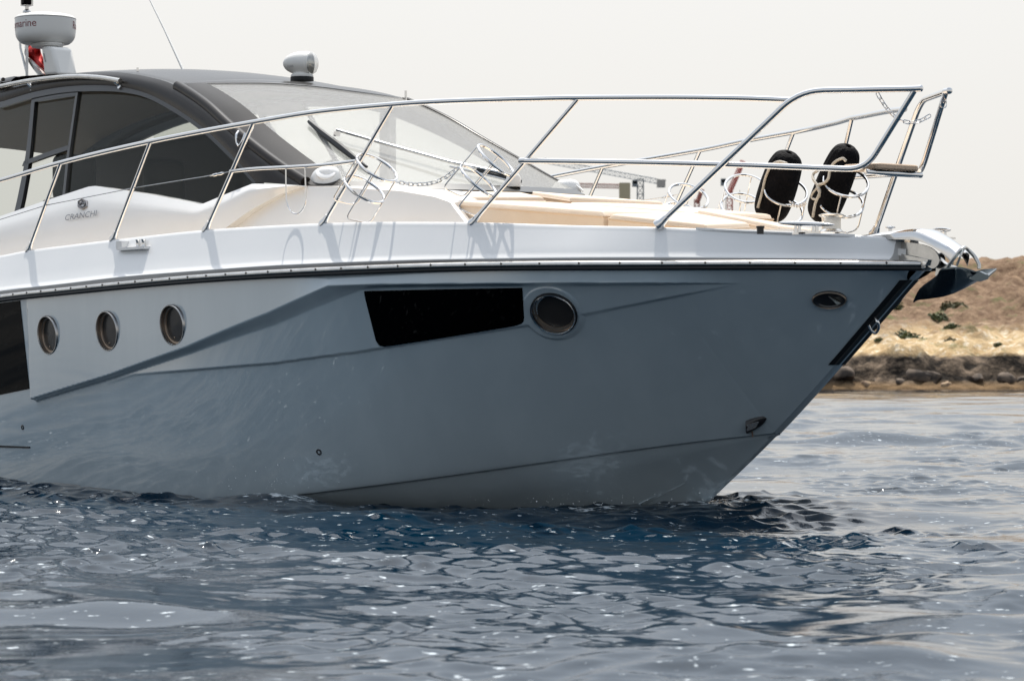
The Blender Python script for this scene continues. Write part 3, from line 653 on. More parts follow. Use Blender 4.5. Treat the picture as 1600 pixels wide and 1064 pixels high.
# ------------------------------------------------------------------ sun pads on the foredeck (loose cushions: things of their own)
def cushion(name, corners, thick, label, group='tan sun pads on the foredeck', r=.03, N=26, crown=.008):
    """corners (u, v, z) : outer aft, outer fore, inner fore, inner aft; rounded slab hanging 'thick' below its top"""
    C_ = [np.array(c, float) for c in corners]; ts = np.concatenate([np.linspace(0, .08, 7)[:-1], np.linspace(.08, .92, N-12), np.linspace(.92, 1, 7)[1:]])
    ln = [np.linalg.norm(C_[1]-C_[0]), np.linalg.norm(C_[3]-C_[0])]
    G = np.zeros((len(ts), len(ts), 3))
    def edge(t, l): d = min(t, 1-t)*l; return r-math.sqrt(max(r*r-(r-min(d, r))**2, 0))
    for i, a in enumerate(ts):
        for j, b in enumerate(ts):
            p = (C_[0]*(1-a)+C_[1]*a)*(1-b)+(C_[3]*(1-a)+C_[2]*a)*b
            p = p.copy(); p[2] += -max(edge(a, ln[0]), edge(b, ln[1]))+crown*16*a*(1-a)*b*(1-b); G[i, j] = p
    ring = list(G[:, 0])+list(G[-1, 1:])+list(G[::-1, -1][1:])+list(G[0, ::-1][1:-1])
    c0 = sum(C_)/4; base = np.array([c0[0], c0[1], c0[2]-thick])
    e = empty(name, (0, 0, 0)); 
    wl = np.array([TIP[0], TIP[1], 0])+np.array([HD[0]*-base[0]+SB[0]*base[1], HD[1]*-base[0]+SB[1]*base[1], base[2]])
    bpy.data.objects.remove(e)
    V = [np.array(L(*(q-base))) for q in G.reshape(-1, 3)]; mb = MB(); n = len(ts)
    mb.grid(np.array(V).reshape(n, n, 3)[:, ::-1] if corners[0][1] > corners[2][1] else np.array(V).reshape(n, n, 3))
    rl = [np.array(L(*(q-base))) for q in ring]; low = []
    for q in ring:
        z = q[2]-thick; low.append(np.array(L(q[0], q[1], z)-base*np.array([-1, -1, 1])))
    mid = [(a*.5+b*.5)+np.array([0, 0, 0]) for a, b in zip(rl, low)]
    mb.grid([rl, mid, low][::-1] if corners[0][1] > corners[2][1] else [rl, mid, low], True)
    mb.F.append(tuple(range(len(mb.V)-len(rl), len(mb.V)))if corners[0][1] <= corners[2][1] else tuple(range(len(mb.V)-3*len(rl), len(mb.V)-2*len(rl))))
    o = mb.build(name, M['cushion'], None, True, 50); o.location = wl; o.rotation_euler = (0, 0, -PHI)
    tag(o, label, 'sun pad', group)
    pm = MB(); pm.tube([q+np.array([0, 0, .002]) for q in rl], .0065, 6, closed=True); pm.build('piping', M['piping'], o)
    # piping seam along the top edge
    return o
cushion('sun_pad', [(3.12, .80, 1.77), (1.86, .63, 1.65), (1.86, .015, 1.66), (3.12, .015, 1.785)], .28, 'largest tan sun pad, the long one with its sloped side towards the viewer', r=.032)
cushion('sun_pad', [(3.12, -.80, 1.80), (1.86, -.63, 1.675), (1.86, -.015, 1.668), (3.12, -.015, 1.79)], .28, 'tan sun pad on the far half of the foredeck behind the long one', r=.032)
cushion('sun_pad', [(1.83, .62, 1.635), (1.22, .43, 1.555), (1.22, .12, 1.575), (1.83, .015, 1.665)], .2, 'short tan sun pad at the foot of the forward rail strut', r=.03)
cushion('sun_pad', [(1.83, -.62, 1.62), (1.06, -.32, 1.53), (1.06, .05, 1.555), (1.83, -.015, 1.685)], .2, 'foremost tan sun pad tapering to the bow beside the mooring cleat', r=.03)
cushion('sun_pad', [(3.74, .74, 1.855), (3.16, .77, 1.79), (3.16, .03, 1.815), (3.46, .03, 1.87)], .10, 'wedge shaped tan headrest pad nearest the viewer under the windscreen', r=.03)
cushion('sun_pad', [(3.74, -.74, 1.86), (3.0, -.77, 1.81), (3.0, -.03, 1.81), (3.46, -.03, 1.875)], .10, 'wedge shaped tan headrest pad on the far side under the windscreen', r=.03)
# white moulded base under the pads
PB = [(3.2, .74), (1.9, .57), (1.1, .30), (.95, .12)]
m_ = MB(); poly_ = [L(u, v, 1.40) for u, v in PB]+[L(u, -v, 1.40) for u, v in PB[::-1]]; m_.slab(poly_, (0, 0, .13)); m_.build('pad_plinth', M['white'], yacht, False)

# ------------------------------------------------------------------ bow rail
RT = poly([(-420, 400), (-200, 336), (-60, 299), (0, 282.5), (95, 254.5), (235, 221.5), (395, 191.5), (500, 174.5), (615, 163.5), (655, 160.5), (740, 157), (830, 154.5), (905, 153), (1050, 152.5), (1150, 153.5), (1230, 156.5), (1300, 160)])
LB = poly([(820, 251.5), (1000, 254), (1200, 259.5), (1345, 265.5), (1380, 267)])
def rlp(u, line, s): return L(u, s*float(RL(u)), float(zline(u, RL(u), line)))
RLs = lambda u, z: np.where((u > -.1) & (u < 11.2), RL(np.maximum(u, 0)), -5.0)
rails = {}
stan_dir = []
BASES = [(-72, 409), (45, 390), (177, 373), (322, 358.5), (505, 348.5), (738, 347)]
TOPS = [(-28, 291), (95, 256), (235, 223), (396, 193), (614, 165.5), (905, 154)]
def bezel_foot(mb, p, d, r=.014):
    mb.lathe([(r*2.0, -.012), (r*2.0, .0), (r*1.45, .02), (r*1.15, .055), (r*1.12, .06), (r, .061)], p, d, 14)
for s in (1, -1):
    # top rail and the pulpit hoop
    us = np.linspace(.565 if s > 0 else .60, 8.6, 90); m_ = MB(); m_.tube([rlp(u, RT, s) for u in us], .0155, 12); rail = m_.build('bow_rail', M['steel'], yacht); rails[s] = rail
    b0 = Ps(1030, 351, RLs); B1 = np.array([.48, .44, 2.215]); C1 = np.array([-.04, .108, 2.205]); D1 = np.array([.24, .20, 1.805])
    low = [np.array([u, float(RL(u)), float(zline(u, RL(u), LB))]) for u in np.linspace(.45, 2.02, 14)]
    lq = Ps(820, 251, RLs); low[-1] = lq
    hoop = fillet([b0, B1, C1], .13, 7)
    m_ = MB(); m_.tube([L(*mir(q, s)) for q in hoop], .0165, 12); m_.build('pulpit_strut', M['steel'], rail)
    d = b0-np.array(hoop[1]); m_ = MB(); bezel_foot(m_, L(*mir(b0, s)), np.array(L(*mir(-d, s))), .0165); m_.build('stanchion_foot', M['steel'], rail)
    ret = fillet([C1+np.array([.018, .004, -.01]), D1, low[0]], .10, 7)+[np.array(q) for q in dense(low[1:], 2)]
    m_ = MB(); m_.tube([L(*mir(q, s)) for q in ret], .0155, 12); m_.build('pulpit_lower_bar', M['steel'], rail)
    m_ = MB(); m_.lathe([(0, -.006), (.012, -.005), (.0175, 0), (.0175, .045), (.012, .05), (0, .051)], L(*mir(C1+np.array([.02, .006, 0]), s)), np.array(L(-1, s*-.3, 0)), 14); m_.build('rail_end', M['steel'], rail)
    for (bx, by), (tx, ty) in zip(BASES, TOPS):
        a = Ps(bx, by, RLs); b = Ps(tx, ty, RLs); b = np.array([b[0], float(RL(b[0])), float(zline(b[0], RL(b[0]), RT))]); a[2] -= .004
        m_ = MB(); m_.tube([L(*mir(a, s)), L(*mir(b, s))], .0125, 10); st = m_.build('stanchion', M['steel'], rail)
        m_ = MB(); bezel_foot(m_, L(*mir(a, s)), np.array(L(*mir(b-a, s))), .0125); m_.build('stanchion_foot', M['steel'], rail)
        if s > 0: stan_dir.append((a, b))
    # lower guard: tube between two stanchions, wire aft of it with a turnbuckle
    tb = [Ps(x, y, RLs) for x, y in dense([(360, 268), (400, 264), (450, 261.5), (506, 258), (556, 252)], 4)]
    if s > 0: m_ = MB(); m_.tube([L(*mir(q, s)) for q in tb], .0105, 10); m_.build('guard_tube', M['steel'], rail)
    wr = [Ps(x, y, RLs) for x, y in ((-28, 352), (72, 321), (206, 294.5), (318, 276.5), (358, 269))]
    m_ = MB(); m_.tube([L(*mir(q, s)) for q in wr], .003, 6); m_.build('guard_wire', M['brushed'], rail)
    m_ = MB(); q0, q1 = Ps(328, 275, RLs), Ps(350, 270.5, RLs); m_.tube([L(*mir(q0+(q1-q0)*t, s)) for t in (0, .2, .25, .45, .5, .75, .8, 1)], [.004, .005, .009, .009, .006, .009, .009, .004], 8); m_.build('turnbuckle', M['steel'], rail)
    hp = [Ps(x, y, RLs) for x, y in dense([(446.5, 263), (447, 300), (448.5, 318), (454, 330), (463.5, 334.5), (472, 329), (477.5, 316), (477.5, 295), (476.5, 262)], 5)]
    m_ = MB(); m_.tube([L(*mir(q, s)) for q in hp], .004, 8); m_.build('fender_loop', M['steel'], rail)

# fender baskets: two rings tied by rods to a square foot
def basket(cx, cy, v, sd, adir, rad=.125, sep=.15, foot=.16, hang=(True, True), lean=None):
    """cx, cy: centre of the upper ring; adir: axis (u, v, z)"""
    p = Pv(cx, cy, v); a = np.array(adir, float); a /= np.linalg.norm(a)
    x = np.array([0, 1.0, 0]); x -= a*(x@a); x /= np.linalg.norm(x); y = np.cross(a, x)
    c1 = p; c2 = p-a*sep; c3 = c2-a*foot; mb = MB()
    for c in (c1, c2):
        mb.tube([L(*(c+rad*(math.cos(t)*x+math.sin(t)*y))) for t in np.linspace(0, 2*math.pi, 40, endpoint=False)], .0088, 8, closed=True)
    o = mb.build('fender_basket', M['steel'], rails[sd])
    for k in (0, 1):
        t0, t1 = (math.pi*.25, math.pi*.75) if k == 0 else (math.pi*1.25, math.pi*1.75)
        q = lambda c, t, e=1.0: c+rad*e*(math.cos(t)*x+math.sin(t)*y)
        path = [q(c1, t0), q(c2, t0), q(c3, t0), q(c3, t1), q(c2, t1), q(c1, t1)]
        r_ = MB(); r_.tube([L(*w_) for w_ in fillet(path, .04, 4)], .0042, 8); r_.build('fender_basket_frame', M['steel'], rails[sd])
    return c1, c2, c3, a
SD = [(b-a)/np.linalg.norm(b-a) for a, b in stan_dir]
ax_n = SD[4]
basket(589, 262.5, float(Ps(589, 262.5, RLs)[1])-.01, 1, ax_n); basket(775, 251, float(Ps(775, 251, RLs)[1])-.01, 1, SD[5])
axf = mir(SD[5], -1)
basket(1076, 307, -1.30, -1, mir(SD[4], -1), rad=.13)
basket(1166, 295, -1.08, -1, axf, rad=.13)
f1 = basket(1228, 300, -.93, -1, axf, rad=.125)
f2 = basket(1322, 285, -.60, -1, axf, rad=.125)

# chains
def chain(parent, pts, ln=.040, r=.0028, wd=.0085):
    P = np.array(pts); sl = np.concatenate([[0], np.cumsum(np.linalg.norm(np.diff(P, axis=0), axis=1))]); n = max(3, int(sl[-1]/(ln*.76)))
    at = lambda d: np.array([np.interp(d, sl, P[:, k]) for k in range(3)])
    mb = MB()
    for i in range(n):
        a, b = at(sl[-1]*i/n), at(sl[-1]*(i+1)/n); t = (b-a)/np.linalg.norm(b-a); c = (a+b)/2
        ref = np.array([0, 0, 1.0]) if i % 2 else np.array([.8, .6, .35]); nn = ref-t*(ref@t); nn /= np.linalg.norm(nn)
        h = ln/2-wd; path = [c+t*(h+wd*math.cos(q))+nn*wd*math.sin(q) if math.cos(q) >= 0 else c+t*(-h+wd*math.cos(q))+nn*wd*math.sin(q) for q in np.linspace(0, 2*math.pi, 14, endpoint=False)]
        mb.tube([L(*q) for q in path], r, 6, closed=True)
    return mb.build('chain', M['steel'], parent)
def vline(pts): return dense([Pv(x, y, v) for x, y, v in pts], 6)
chain(rails[1], vline([(x_, y_, float(Ps(x_, y_, RLs)[1])+.02) for x_, y_ in ((618, 284), (632, 286.5), (650, 288.5), (672, 287), (692, 280), (708, 269), (716, 263))]))
chain(rails[1], vline([(1371, 146, .14), (1377, 157, .12), (1390, 175, .07), (1405, 187, .02), (1422, 192, -.04), (1438, 189, -.09), (1453, 181, -.14)]))
chain(rails[-1], vline([(1234, 315, -.86), (1242, 321, -.82), (1250, 322, -.78), (1258, 318, -.74)]), .034)
chain(rails[-1], vline([(1119, 331, -1.15), (1124, 322, -1.14), (1128, 314, -1.13)]), .034)

# pulpit seat on a cross bar
m_ = MB(); D1 = np.array([.24, .20, 1.805]); m_.tube([L(*(D1+np.array([.0, 0, -.012]))), L(D1[0]-.02, 0, D1[2]-.014), L(*(mir(D1, -1)+np.array([0, 0, -.012])))], .0155, 12); m_.build('cross_bar', M['steel'], rails[1])
m_ = MB(); sp = [(.215, .155), (.40, .20), (.43, .17), (.43, -.17), (.40, -.20), (.215, -.155), (.195, -.12), (.195, .12)]
m_.slab([L(u, v, 1.808) for u, v in sp][::-1], (0, 0, .032)); o = m_.build('pulpit_seat', M['teak'], yacht, False); b = o.modifiers.new('bevel', 'BEVEL'); b.width = .008; b.segments = 2
# small clip under the far rail end
p = Pv(1474, 160, -.1); m_ = MB(); m_.tube([L(*(p+np.array([0, .018*math.sin(t)*(1.2-.5*math.cos(t)), .03*math.cos(t)]))) for t in np.linspace(0, 2*math.pi, 16, endpoint=False)], .003, 6, True); m_.build('snap_hook', M['steel'], rails[-1])

# ------------------------------------------------------------------ fenders in their baskets (things)
def fender(c, axis, length, rad, label, tipz):
    a = np.array(axis, float); a /= np.linalg.norm(a)
    base = np.array(c, float)                               # lowest point of the axis, boat frame
    wl = np.array([TIP[0]-HD[0]*base[0]+SB[0]*base[1], TIP[1]-HD[1]*base[0]+SB[1]*base[1], base[2]])
    root = empty('fender', tuple(wl), -PHI); tag(root, label, 'fender', 'black covered fenders in the far rail baskets')
    al = np.array(L(*a)); mb = MB(); seg = 64; rows = []; x = np.cross(al, [0, 0, 1]); x /= np.linalg.norm(x); y = np.cross(al, x)
    prof = [(.25, .0), (.6, .02), (.88, .06), (1.0, .13), (1.0, length*.5), (.99, length-.19), (.97, length-.13), (.90, length-.075), (.74, length-.032), (.5, length-.008), (.26, length+.002), (.14, length-.004)]
    prof = dense([np.array(q) for q in prof], 4)
    for f, h in prof:
        g = np.clip((h-(length-.24))/.18, 0, 1)*1.0; row = []
        for k in range(seg):
            t = 2*math.pi*k/seg; wr = 1-.045*g*(.5+.5*math.sin(t*13+1.3*math.sin(t*3)))-.012*(1-g)*math.sin(t*2+h*22)
            row.append(al*h+rad*f*wr*(math.cos(t)*x+math.sin(t)*y))
        rows.append(row)
    mb.grid(rows, True); mb.F.append(tuple(range(seg))[::-1]); mb.build('cover', M['fabric'], root)
    return root, al, x, y
F1 = fender(Pv(1199, 345, -.95), Pv(1226, 262, -.93)-Pv(1199, 345, -.95), .45, .112, 'black covered fender left of the other one, standing in a far rail basket', 0)
F2 = fender(Pv(1279, 346, -.62), Pv(1318, 250, -.60)-Pv(1279, 346, -.62), .49, .100, 'black covered fender nearer the bow with a pale rope looped from its top', 0)
# ropes tied to the fenders
def rope_part(root, pts, r=.008):
    base = np.array(root.location); mb = MB(); 
    def tl_(q):
        d = np.array([q[0], q[1], q[2]]); wlx = TIP[0]-HD[0]*d[0]+SB[0]*d[1]; wly = TIP[1]-HD[1]*d[0]+SB[1]*d[1]
        w_ = np.array([wlx, wly, d[2]])-base; return (w_[0]*HD[0]+w_[1]*HD[1], -(w_[0]*SB[0]+w_[1]*SB[1]), w_[2])
    mb.tube([tl_(q) for q in dense(pts, 6)], r, 8); return mb.build('rope', M['rope'], root)
rope_part(F2[0], [Pv(x, y, v) for x, y, v in ((1322, 252, -.47), (1316, 248, -.46), (1304, 254, -.46), (1297, 266, -.47), (1294, 280, -.47), (1286, 287, -.47), (1277, 290, -.47), (1281, 300, -.46), (1274, 318, -.46), (1270, 340, -.46))])
rope_part(F2[0], [Pv(x, y, v) for x, y, v in ((1280, 292, -.47), (1271, 281, -.48), (1271, 272, -.5), (1278, 267, -.5))])
rope_part(F2[0], [Pv(x, y, v) for x, y, v in ((1278, 292, -.47), (1270, 302, -.47), (1268, 309, -.47), (1275, 312, -.47), (1281, 305, -.47), (1277, 295, -.47))], .006)
rope_part(F1[0], [Pv(x, y, v) for x, y, v in ((1230, 256, -.80), (1218, 253, -.80), (1207, 257, -.80), (1200, 268, -.81), (1195, 282, -.82), (1191, 300, -.82), (1184, 325, -.82))])

# ------------------------------------------------------------------ deck gear at the bow
# windlass capstan
p = Pv(1299, 367, .0); c = np.array(L(*p)); m_ = MB(); m_.lathe([(.085, -.03), (.085, .0), (.07, .012), (.052, .03), (.050, .07), (.052, .092), (.066, .100), (.068, .106), (.05, .112), (0, .114)], c, (0, 0, 1), 36)
wl_ = m_.build('windlass', M['capstan'] if 'capstan' in M else M['brushed'], yacht)
m_ = MB(); m_.box(c+np.array([-.03, 0, -.05]), (.34, .24, .045)); o = m_.build('windlass_base', M['white'], wl_, False)
m_ = MB(); m_.lathe([(.075, -.01), (.08, .0), (.08, .014), (.06, .02), (0, .021)], c+np.array([-.0, 0, .0]), (0, 0, 1), 24); m_.build('chain_wheel', M['steel'], wl_)
# mooring cleats
for s in (1, -1):
    a, b = Pv(1216, 348.5, .56), Pv(1304, 351.5, .42); m_ = MB(); f = [0, .08, .3, .5, .7, .92, 1]
    m_.tube([L(*mir(a+(b-a)*t, s)) for t in f], [.003, .008, .0125, .0135, .0125, .008, .003], 10)
    for t in (.31, .38, .62, .69):
        q = a+(b-a)*t; m_.tube([L(*mir(q, s)), L(*mir(q+np.array([0, 0, -.045]), s))], [.008, .010], 8)
    cl = m_.build('mooring_cleat', M['steel'], yacht)
    q = a+(b-a)*.5; m_ = MB(); m_.box(L(*mir(q+np.array([0, 0, -.048]), s)), (.16, .05, .01)); m_.build('cleat_base', M['steel'], cl, False)
    p = Pv(1188, 357, .66); m_ = MB(); m_.lathe([(.018, -.03), (.018, .0), (.022, .002), (.022, .012), (0, .013)], L(*mir(p, s)), (0, 0, 1), 14); m_.build('deck_filler', M['frame'], yacht)
p = Pv(1391, 358, .0); m_ = MB(); m_.lathe([(.012, -.05), (.010, 0), (.026, .004), (.028, .010), (.012, .016), (0, .017)], L(*p), (0, 0, 1), 14); m_.build('deck_knob', M['steel'], yacht)
# fairlead let into the near gunwale
q0 = Ps(214, 381, lambda u, z: np.where((u > 0) & (u < 11), BG(u)+.03, -5.0))
for s in (1, -1):
    c = np.array(L(q0[0], s*(q0[1]+.01), q0[2])); m_ = MB(); sl = 0.02
    m_.box(c+np.array([0, 0, -.03]), (.33, .07, .016)); m_.box(c+np.array([-.155, 0, -.005]), (.07, .06, .05)); fl = m_.build('fairlead', M['white'], yacht, False)
    for dx in (.03, .10):
        m_ = MB(); m_.lathe([(.016, -.025), (.012, -.01), (.012, .012), (.018, .022), (0, .024)], c+np.array([dx, 0, .0]), (0, 0, 1), 14); m_.build('roller_pin', M['steel'], fl)

# bow roller: polished channel over the stem head, with arm and pin
def pvl(pts, v): return [L(*Pv(x, y, v)) for x, y in pts]
top = dense([(1362, 367.5), (1395, 362.5), (1425, 358.5), (1440, 357.5), (1452, 361), (1475, 374), (1492, 386), (1500, 394)], 5)
lowr = dense([(1368, 374), (1398, 373), (1420, 373.5), (1437, 376), (1452, 383), (1466, 393), (1476, 404), (1482, 414)], 5)
vs = [.085, .09, .078, .04, 0, -.04, -.078, -.09, -.085]
rows = []
for (tx, ty), (lx, ly) in zip(top, lowr):
    a0 = Pv(tx, ty, .02); b0_ = Pv(lx, ly, .085); r = []
    wv = np.interp(tx, [1362, 1400, 1440, 1500], [.12, .11, .09, .055])/.09
    for k, v in enumerate(vs):
        q = a0.copy() if 1 <= k <= 7 else b0_.copy(); q[1] = v*wv
        if k in (1, 7): q = a0*.55+b0_*.45; q[1] = v*wv
        if k in (2, 6): q[2] -= .006
        r.append(L(*q))
    rows.append(r)
m_ = MB(); G = np.array(rows); m_.shell(G[:, ::-1], .005, (0, 0, 1)); br_ = m_.build('bow_roller', M['steel'], yacht, True, 50)
# inner tray and the two cheeks that carry the anchor
for v in (.045, -.045):
    ch = dense([(1398, 381), (1414, 379), (1440, 382), (1458, 390), (1467, 402), (1466, 413), (1458, 419.5), (1450, 416), (1448, 408), (1436, 402), (1412, 396)], 4, True)
    m_ = MB(); m_.slab(pvl(ch, v)[::-1], np.array(L(0, -.012, 0))); m_.build('roller_cheek', M['brushed'], br_, False)
p = Pv(1458, 412, .0); m_ = MB(); m_.lathe([(.004, -.065), (.012, -.064), (.012, .064), (.004, .065)], L(*p), (0, 1, 0), 16); m_.build('roller_pin', M['steel'], br_)
m_ = MB(); m_.lathe([(.034, -.035), (.022, 0), (.034, .035)], L(*Pv(1462, 405, 0)), (0, 1, 0), 24); m_.build('roller', M['blackplastic'], br_)
m_ = MB(); m_.slab(pvl([(1385, 384), (1412, 398), (1450, 406), (1447, 414), (1400, 409), (1378, 398)], .06), np.array(L(0, -.12, 0))); m_.build('stem_tray', M['brushed'], br_, False)
m_ = MB(); m_.slab([L(.10, .05, 1.36), L(.45, .2, 1.38), L(.45, -.2, 1.38), L(.10, -.05, 1.36)], (0, 0, .035)); m_.build('bow_plate', M['white'], yacht, False)

# ------------------------------------------------------------------ anchor (a thing held by the roller)
ab = Pv(1462, 410, 0); awl = (TIP[0]-HD[0]*ab[0], TIP[1]-HD[1]*ab[0], ab[2]); anchor = empty('anchor', awl, -PHI)
tag(anchor, 'dark steel plough anchor with a pale roll bar hanging from the bow roller', 'anchor')
def al_(q): return (-(q[0]-ab[0]), -q[1], q[2]-ab[2])
sh = dense([(1410, 386), (1440, 388), (1460, 398), (1476, 412), (1490, 417), (1482, 424), (1468, 432), (1461, 430), (1462, 418), (1450, 404), (1430, 396), (1410, 394)], 3, True)
m_ = MB(); m_.slab([al_(Pv(x, y, .014)) for x, y in sh][::-1], np.array([0, .028, 0])); m_.build('shank', M['brushed'], anchor, False)
# fluke: concave blade, starboard wing, spine and port wing as rows
N_ = 13; rim = dense([(1427, 470), (1437, 451), (1455, 437), (1464, 430), (1471, 420), (1490, 418.5), (1510, 418), (1524, 418.5), (1533, 421), (1541, 428)], 3)
key = dense([(1427, 470), (1436, 466.5), (1446, 465.5), (1456, 464), (1470, 462), (1482, 459), (1495, 454), (1506, 446), (1520, 438), (1541, 434)], 3)
hw = np.interp(np.linspace(0, 1, len(rim)), [0, .25, .45, .7, .9, 1], [.004, .08, .14, .15, .09, .03])
rows = []
for ti, ((rx, ry), (kx, ky), h) in enumerate(zip(rim, key, hw)):
    a, b = Pv(rx, ry, h*float(np.interp(ti/len(rim), [0, .45, .7, 1], [1, 1, .25, 0]))), Pv(kx, ky, 0); a[1] = 0; r = []
    for k in np.linspace(-1, 1, 9):
        t = abs(k); q = b*(1-t**1.25)+a*t**1.25; q = q.copy(); q[1] = h*k; r.append(al_(q))
    rows.append(r)
m_ = MB(); m_.shell(np.array(rows), .008, (0, 0, 1)); m_.build('fluke', M['anchor'], anchor, True, 40)
tail = [(1514, 436), (1530, 424), (1540, 429), (1540, 436), (1528, 440)]
for v in (.07, -.02):
    m_ = MB(); m_.slab([al_(Pv(x, y, v)) for x, y in tail][::-1], np.array([0, .02, 0])); m_.build('fluke_wing', M['anchor'], anchor, False)
m_ = MB(); rb_ = [(1481, 418, .13), (1487, 408, .135), (1500, 392, .11), (1506, 387.5, .06), (1508, 387, 0), (1512, 390, -.06), (1522, 400, -.12), (1529, 412, -.14), (1530, 420, -.14)]
m_.tube([al_(Pv(x, y, v*.5)) for x, y, v in dense([np.array(q) for q in rb_], 5)], .010, 10); m_.build('roll_bar', M['brushed'], anchor)
m_ = MB(); m_.tube([al_(Pv(x, y, v)) for x, y, v in ((1495, 415, .03), (1500, 402, .03), (1506, 389, .0))], .006, 8); m_.build('roll_bar_stay', M['brushed'], anchor)

# ------------------------------------------------------------------ roof gear
p = Pv(472, 117.5, .0); c = np.array(L(*p))-np.array([0, 0, .012]); sl_ = empty('searchlight'); sl_.parent = yacht
m_ = MB(); m_.lathe([(.085, -.03), (.085, .012), (.07, .022), (.05, .04), (.04, .06)], c, (0, 0, 1), 32); m_.build('searchlight_base', M['radar'], sl_)
m_ = MB(); m_.lathe([(.088, -.032), (.088, -.004), (.08, 0)], c, (0, 0, 1), 32); m_.build('searchlight_seal', M['rubber'], sl_)
fd = np.array(L(-.80, -.62, -.02)); fd /= np.linalg.norm(fd); hc = c+np.array([0, 0, .10])-fd*.005
prof = dense([np.array(q) for q in [(.0, -.145), (.022, -.14), (.05, -.118), (.072, -.08), (.086, -.03), (.090, .02), (.089, .06), (.082, .075)]], 4)
m_ = MB(); m_.lathe([tuple(q) for q in prof], hc, fd, 36, ref=(0, 0, 1)); m_.F = [f for f in m_.F if len(f) == 4]; m_.build('searchlight_housing', M['radar'], sl_)
m_ = MB(); m_.lathe([(.084, .076), (.084, .04), (.06, -.01), (.03, -.035), (0, -.04)], hc, fd, 32); m_.F = [f for f in m_.F if len(f) == 4]; m_.build('reflector', M['lens'], sl_)
m_ = MB(); m_.lathe([(.086, .07), (.084, .085), (.07, .108), (.04, .124), (0, .13)], hc, fd, 32); m_.F = [f for f in m_.F if len(f) == 4]; m_.build('searchlight_glass', M['glass'], sl_)

sl_.scale = (.9, .9, .9); sl_.location = tuple(c*.1)

# radar on its raked mast, horn lamp above, flag behind
rd = empty('radar_mast'); rd.parent = yacht
p = Pv(71, 48, .0); c = np.array(L(*p))
m_ = MB(); m_.lathe([tuple(q) for q in dense([np.array(q) for q in [(0, .132), (.12, .128), (.19, .118), (.225, .104), (.235, .092), (.237, .088), (.236, .03), (.233, -.03), (.222, -.068), (.195, -.098), (.16, -.108), (.0, -.110)]], 3)], c, (0, 0, 1), 64); dome = m_.build('radar_dome', M['radar'], rd)
m_ = MB(); m_.lathe([(.2375, .086), (.239, .089), (.2375, .092)], c, (0, 0, 1), 64); m_.F = [f for f in m_.F if len(f) == 4]; m_.build('dome_seam', M['dash'], rd)
m_ = MB(); m_.lathe([(.14, -.135), (.155, -.118), (.15, -.108)], c+np.array([.03, 0, 0]), (0, 0, 1), 32, sx=1.0, sy=.8); m_.build('radar_plate', M['radar'], rd)
t_ = pvl([(63, 72), (81, 73), (90.5, 118), (68, 119)], .09); m_ = MB(); m_.slab(t_, np.array(L(0, -.18, 0))); o = m_.build('mast_leg', M['radar'], rd, False); b = o.modifiers.new('bevel', 'BEVEL'); b.width = .03; b.segments = 3
m_ = MB(); m_.slab(pvl([(67.5, 84), (69, 84), (72, 97), (70.5, 97)], .0915), np.array(L(0, .002, 0))); m_.build('mast_slot', M['dash'], rd, False)
p = Pv(42, 20, -.2); c2 = np.array(L(*p)); m_ = MB(); m_.lathe([(.035, -.0), (.03, .015), (.015, .025), (.015, .05)], c2, (0, 0, 1), 16); m_.box(c2+np.array([0, 0, .095]), (.075, .075, .085)); m_.build('mast_lamp', M['brushed'], rd)
m_ = MB(); m_.box(c2+np.array([.012, -.012, .10]), (.07, .07, .09)); o = m_.build('mast_lamp_lens', M['blackglass'], rd, False); b = o.modifiers.new('bevel', 'BEVEL'); b.width = .015; b.segments = 3
m_ = MB(); m_.tube([c2+np.array([0, 0, .0]), c2+np.array([0, 0, -.55])], .012, 8); m_.build('lamp_pole', M['radar'], rd)
# whip aerial
a_, b_ = Pv(286, 110, -.55), Pv(228, -12, -.55); m_ = MB(); m_.tube([L(*a_), L(*(a_*.5+b_*.5+np.array([0, 0, .01]))), L(*b_)], [.010, .007, .005], 8); m_.build('whip_aerial', M['radar'], yacht)
# flag with its staff
fb = Pv(44, 124, -.45); fwl = (TIP[0]-HD[0]*fb[0]+SB[0]*fb[1], TIP[1]-HD[1]*fb[0]+SB[1]*fb[1], fb[2]); flag = empty('flag', fwl, -PHI)
tag(flag, 'small red and white flag hanging beside the radar mast', 'flag')
fl_ = lambda q: (-(q[0]-fb[0]), -(q[1]-fb[1]), q[2]-fb[2])
m_ = MB(); m_.tube([fl_(Pv(x, y, -.45)) for x, y in dense([(31.5, 52), (31.5, 72), (35, 88), (40, 108), (44, 124)], 4)], .010, 8); m_.build('staff', M['brushed'], flag)
def flagcloth(name, A, B, m):
    n = 16; rows = []
    for i in range(n):
        r = []
        for j in range(8):
            a = np.array(A[0])+(np.array(A[1])-np.array(A[0]))*i/(n-1); b = np.array(B[0])+(np.array(B[1])-np.array(B[0]))*i/(n-1); a = dense([np.array(x_) for x_ in A], 8)[int(i/(n-1)*(8*(len(A)-1)))]; b = dense([np.array(x_) for x_ in B], 8)[int(i/(n-1)*(8*(len(B)-1)))]
            q = a+(b-a)*j/7; v = -.47-.035*math.sin(i*.8+j*.55)-.02*math.sin(j*1.3); r.append(fl_(Pv(q[0], q[1], v)))
        rows.append(r)
    m_ = MB(); m_.shell(np.array(rows), .003, (0, 1, 0)); return m_.build(name, m, flag)
M['red'] = noise_tint(mat('red_cloth', (.62, .035, .03), .8), (.50, .02, .02), 12); M['whitecloth'] = noise_tint(mat('white_cloth', (.78, .76, .73), .8), (.68, .66, .63), 10)
flagcloth('red_field', [(44, 66), (41, 82), (52, 96), (70, 111)], [(62, 66), (64, 82), (70, 96), (76, 112)], M['red'])
